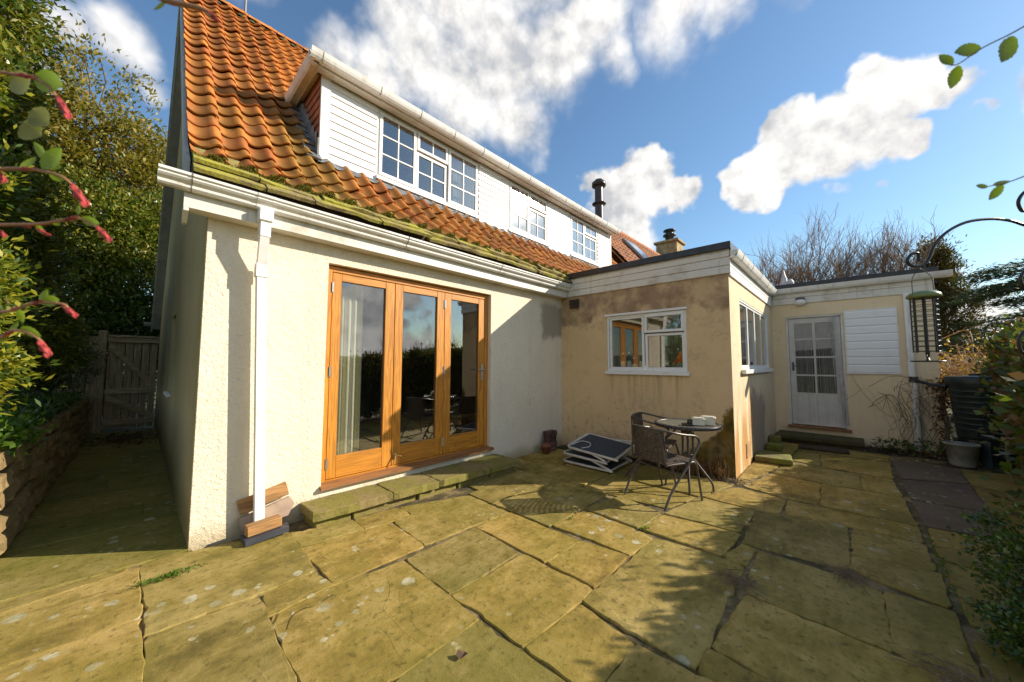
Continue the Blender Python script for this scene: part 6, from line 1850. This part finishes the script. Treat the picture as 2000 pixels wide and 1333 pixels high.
TW = [('uppermost of the twigs with red buds at the left edge', [(-0.2081, 0.9802, 1.803), (-0.1697, 0.9397, 1.8015), (-0.1514, 0.9207, 1.7976), (-0.1314, 0.9, 1.7929), (-0.1159, 0.8849, 1.7786), (-0.104, 0.8741, 1.7588)], 0.00255, [((-0.1559, 0.9252, 1.7992), (-0.1281, 0.8965, 1.7929), 0.00431), ((-0.1065, 0.8762, 1.7651), (-0.0916, 0.8638, 1.7293), 0.00632)], [((-0.1331, 0.9017, 1.7937), (-0.1007, 0.8685, 1.7811), 0.03512, 'g'), ((-0.1378, 0.9141, 1.7997), (-0.1585, 0.942, 1.7792), 0.03991, 'y'), ((-0.131, 0.9152, 1.7961), (-0.1169, 0.9092, 1.7874), 0.01756, 'g'), ((-0.1368, 0.9333, 1.7553), (-0.1187, 0.928, 1.7363), 0.03832, 'y'), ((-0.1468, 0.9535, 1.7385), (-0.1281, 0.9513, 1.7224), 0.0447, 'y')], 'r'), ('middle twig with red buds at the left edge', [(-0.2004, 0.9869, 1.6468), (-0.1622, 0.9461, 1.6509), (-0.1442, 0.9269, 1.6518), (-0.1211, 0.9026, 1.6495), (-0.0959, 0.8769, 1.64), (-0.0808, 0.8625, 1.6234)], 0.00255, [((-0.1458, 0.9286, 1.6518), (-0.1211, 0.9025, 1.6511), 0.00402), ((-0.0844, 0.8658, 1.6281), (-0.0667, 0.8504, 1.5931), 0.00747), ((-0.1655, 0.9496, 1.6501), (-0.1563, 0.9418, 1.6294), 0.00575)], [((-0.1173, 0.8984, 1.6519), (-0.0981, 0.875, 1.6839), 0.02714, 'g'), ((-0.1159, 0.9033, 1.6694), (-0.1301, 0.9195, 1.6985), 0.01277, 'g'), ((-0.1128, 0.9084, 1.6661), (-0.0995, 0.9026, 1.6627), 0.01118, 'g'), ((-0.1126, 0.9174, 1.6528), (-0.0965, 0.9129, 1.6473), 0.01277, 'g'), ((-0.1461, 0.9597, 1.6655), (-0.1323, 0.9589, 1.6886), 0.01277, 'g')], 'r'), ('third red-budded twig from the top at the left edge', [(-0.1962, 0.9906, 1.5607), (-0.158, 0.9498, 1.5641), (-0.1169, 0.9062, 1.5658), (-0.0893, 0.8763, 1.5723), (-0.073, 0.8588, 1.5748), (-0.0508, 0.8368, 1.5581)], 0.00239, [((-0.0914, 0.8787, 1.5707), (-0.0753, 0.861, 1.5771), 0.00402), ((-0.0537, 0.8396, 1.5621), (-0.0383, 0.8255, 1.5382), 0.00546), ((-0.1338, 0.9243, 1.5626), (-0.1249, 0.9151, 1.561), 0.00287), ((-0.1194, 0.9094, 1.5594), (-0.1046, 0.8947, 1.5483), 0.00345), ((-0.1609, 0.9536, 1.5577), (-0.1515, 0.9448, 1.545), 0.0046)], [((-0.0719, 0.8576, 1.5748), (-0.0517, 0.8371, 1.5661), 0.01437, 'g'), ((-0.0751, 0.8683, 1.5826), (-0.0773, 0.8731, 1.5984), 0.00798, 'g'), ((-0.1209, 0.9261, 1.5701), (-0.1145, 0.9287, 1.5559), 0.01118, 'g'), ((-0.1066, 0.9182, 1.5773), (-0.0975, 0.9209, 1.574), 0.00798, 'g')], 'r'), ('lower red-budded twig with toothed green leaves at the left edge', [(-0.1894, 0.9965, 1.4237), (-0.1513, 0.9556, 1.4286), (-0.1366, 0.9398, 1.4318), (-0.1153, 0.9161, 1.4431), (-0.0856, 0.8848, 1.4416), (-0.0775, 0.877, 1.4329)], 0.00239, [((-0.1189, 0.9203, 1.4399), (-0.1061, 0.9061, 1.4463), 0.00374), ((-0.085, 0.8843, 1.44), (-0.0687, 0.8688, 1.421), 0.00489), ((-0.1404, 0.9439, 1.431), (-0.1319, 0.9343, 1.4366), 0.00345)], [((-0.106, 0.9061, 1.4447), (-0.0886, 0.8874, 1.448), 0.01756, 'g'), ((-0.1093, 0.9175, 1.4457), (-0.1041, 0.9142, 1.4656), 0.01277, 'g'), ((-0.1345, 0.9531, 1.4368), (-0.1301, 0.9587, 1.413), 0.01437, 'g')], 'r'), ('lowest twig with a single red bud at the left edge', [(-0.1872, 0.9984, 1.379), (-0.1493, 0.9573, 1.3888), (-0.1351, 0.9411, 1.4), (-0.1167, 0.9222, 1.3953), (-0.1041, 0.91, 1.3826)], 0.00239, [((-0.1461, 0.9537, 1.3904), (-0.1356, 0.9417, 1.4), 0.00402), ((-0.1075, 0.9133, 1.3857), (-0.0952, 0.9028, 1.3595), 0.00632)], [((-0.1282, 0.9334, 1.4048), (-0.1055, 0.9108, 1.3905), 0.01437, 'g'), ((-0.1402, 0.9547, 1.3988), (-0.1328, 0.9493, 1.4153), 0.00798, 'g')], 'r'), ('blurred pinkish twig crossing the top of the tiled roof', [(-0.0412, 0.7219, 1.8928), (0.0011, 0.6798, 1.864), (0.0204, 0.6601, 1.8568), (0.0397, 0.6403, 1.8497), (0.0487, 0.6318, 1.8396)], 0.00399, [((0.0406, 0.6392, 1.8511), (0.0554, 0.6252, 1.8338), 0.00366)], [((0.0027, 0.6783, 1.8626), (-0.0091, 0.6921, 1.8495), 0.00726, 'g')], 'r'), ('upper leafy twig against the sky at the top right', [(1.235, -0.355, 2.0746), (1.1748, -0.2862, 2.0216), (1.154, -0.2626, 2.0042), (1.1204, -0.2245, 1.9788), (1.0905, -0.19, 1.9482), (1.0788, -0.1772, 1.9441)], 0.00142, [], [((1.1625, -0.2713, 2.0023), (1.1469, -0.2499, 1.9505), 0.03454, 'o'), ((1.1294, -0.2246, 1.9861), (1.0987, -0.1862, 1.9788), 0.02743, 'o'), ((1.1032, -0.1838, 1.957), (1.0936, -0.1659, 1.9827), 0.02642, 'o'), ((1.1227, -0.1947, 1.962), (1.129, -0.1823, 1.9221), 0.02743, 'o')], 'r'), ('lower leafy twig against the sky at the right edge', [(1.2506, -0.3414, 1.7581), (1.1894, -0.2735, 1.7244), (1.1683, -0.2501, 1.7132), (1.1402, -0.2194, 1.7039)], 0.00132, [], [((1.1416, -0.2209, 1.7039), (1.1247, -0.2032, 1.7059), 0.01016, 'o'), ((1.1585, -0.2292, 1.7106), (1.1893, -0.2577, 1.7207), 0.01016, 'o'), ((1.1856, -0.2481, 1.7142), (1.1779, -0.2271, 1.6874), 0.01829, 'o')], 'r')]
for lab, path, rad, buds, leaves, col in TW:
    t = thing('budding_twig' if buds else 'leafy_twig', lab, 'twig', path[0], 'twigs hanging in from the left edge' if buds else 'leafy twigs at the top right')
    mb = MB(); cp = catmull(path, 5); mb.tube(cp, [rad * (1.15 - .5 * i / len(cp)) for i in range(len(cp))], 7); mb.build('stem', TWR if buds else TWIGB, t)
    for (a, b, r_) in buds:
        mb = MB(); budshape(mb, a, b, r_)
        mb.build('bud', BUD, t)
    for (a, b, w, k) in leaves:
        mb = MB(); blade(mb, a, b, w, VN)
        mb.build('leaf', {'g': LFG, 'o': LFO, 'y': LFY}[k], t, fixn=False)

# ------------------------------------------------------------------ distant wooded hill, seen mirrored in the glass
mb = MB(); vs = []; N = 90
for i in range(N + 1):
    a = R(-200 + 230 * i / N); h = 9 + 3.5 * math.sin(i * .35) + 2 * math.sin(i * .91) + rng.uniform(-.5, .5)
    for r_, z in ((180, -1), (240, h * .7), (280, h), (340, -2)): vs.append((math.cos(a) * r_, math.sin(a) * r_, z))
mb.add(vs, [(4 * i + j, 4 * i + j + 1, 4 * i + 5 + j, 4 * i + 4 + j) for i in range(N) for j in range(3)], True)
mb.build('hills', simple('wooded hillside', (.035, .038, .014), .95, .5, .05), kind='structure', fixn=False)
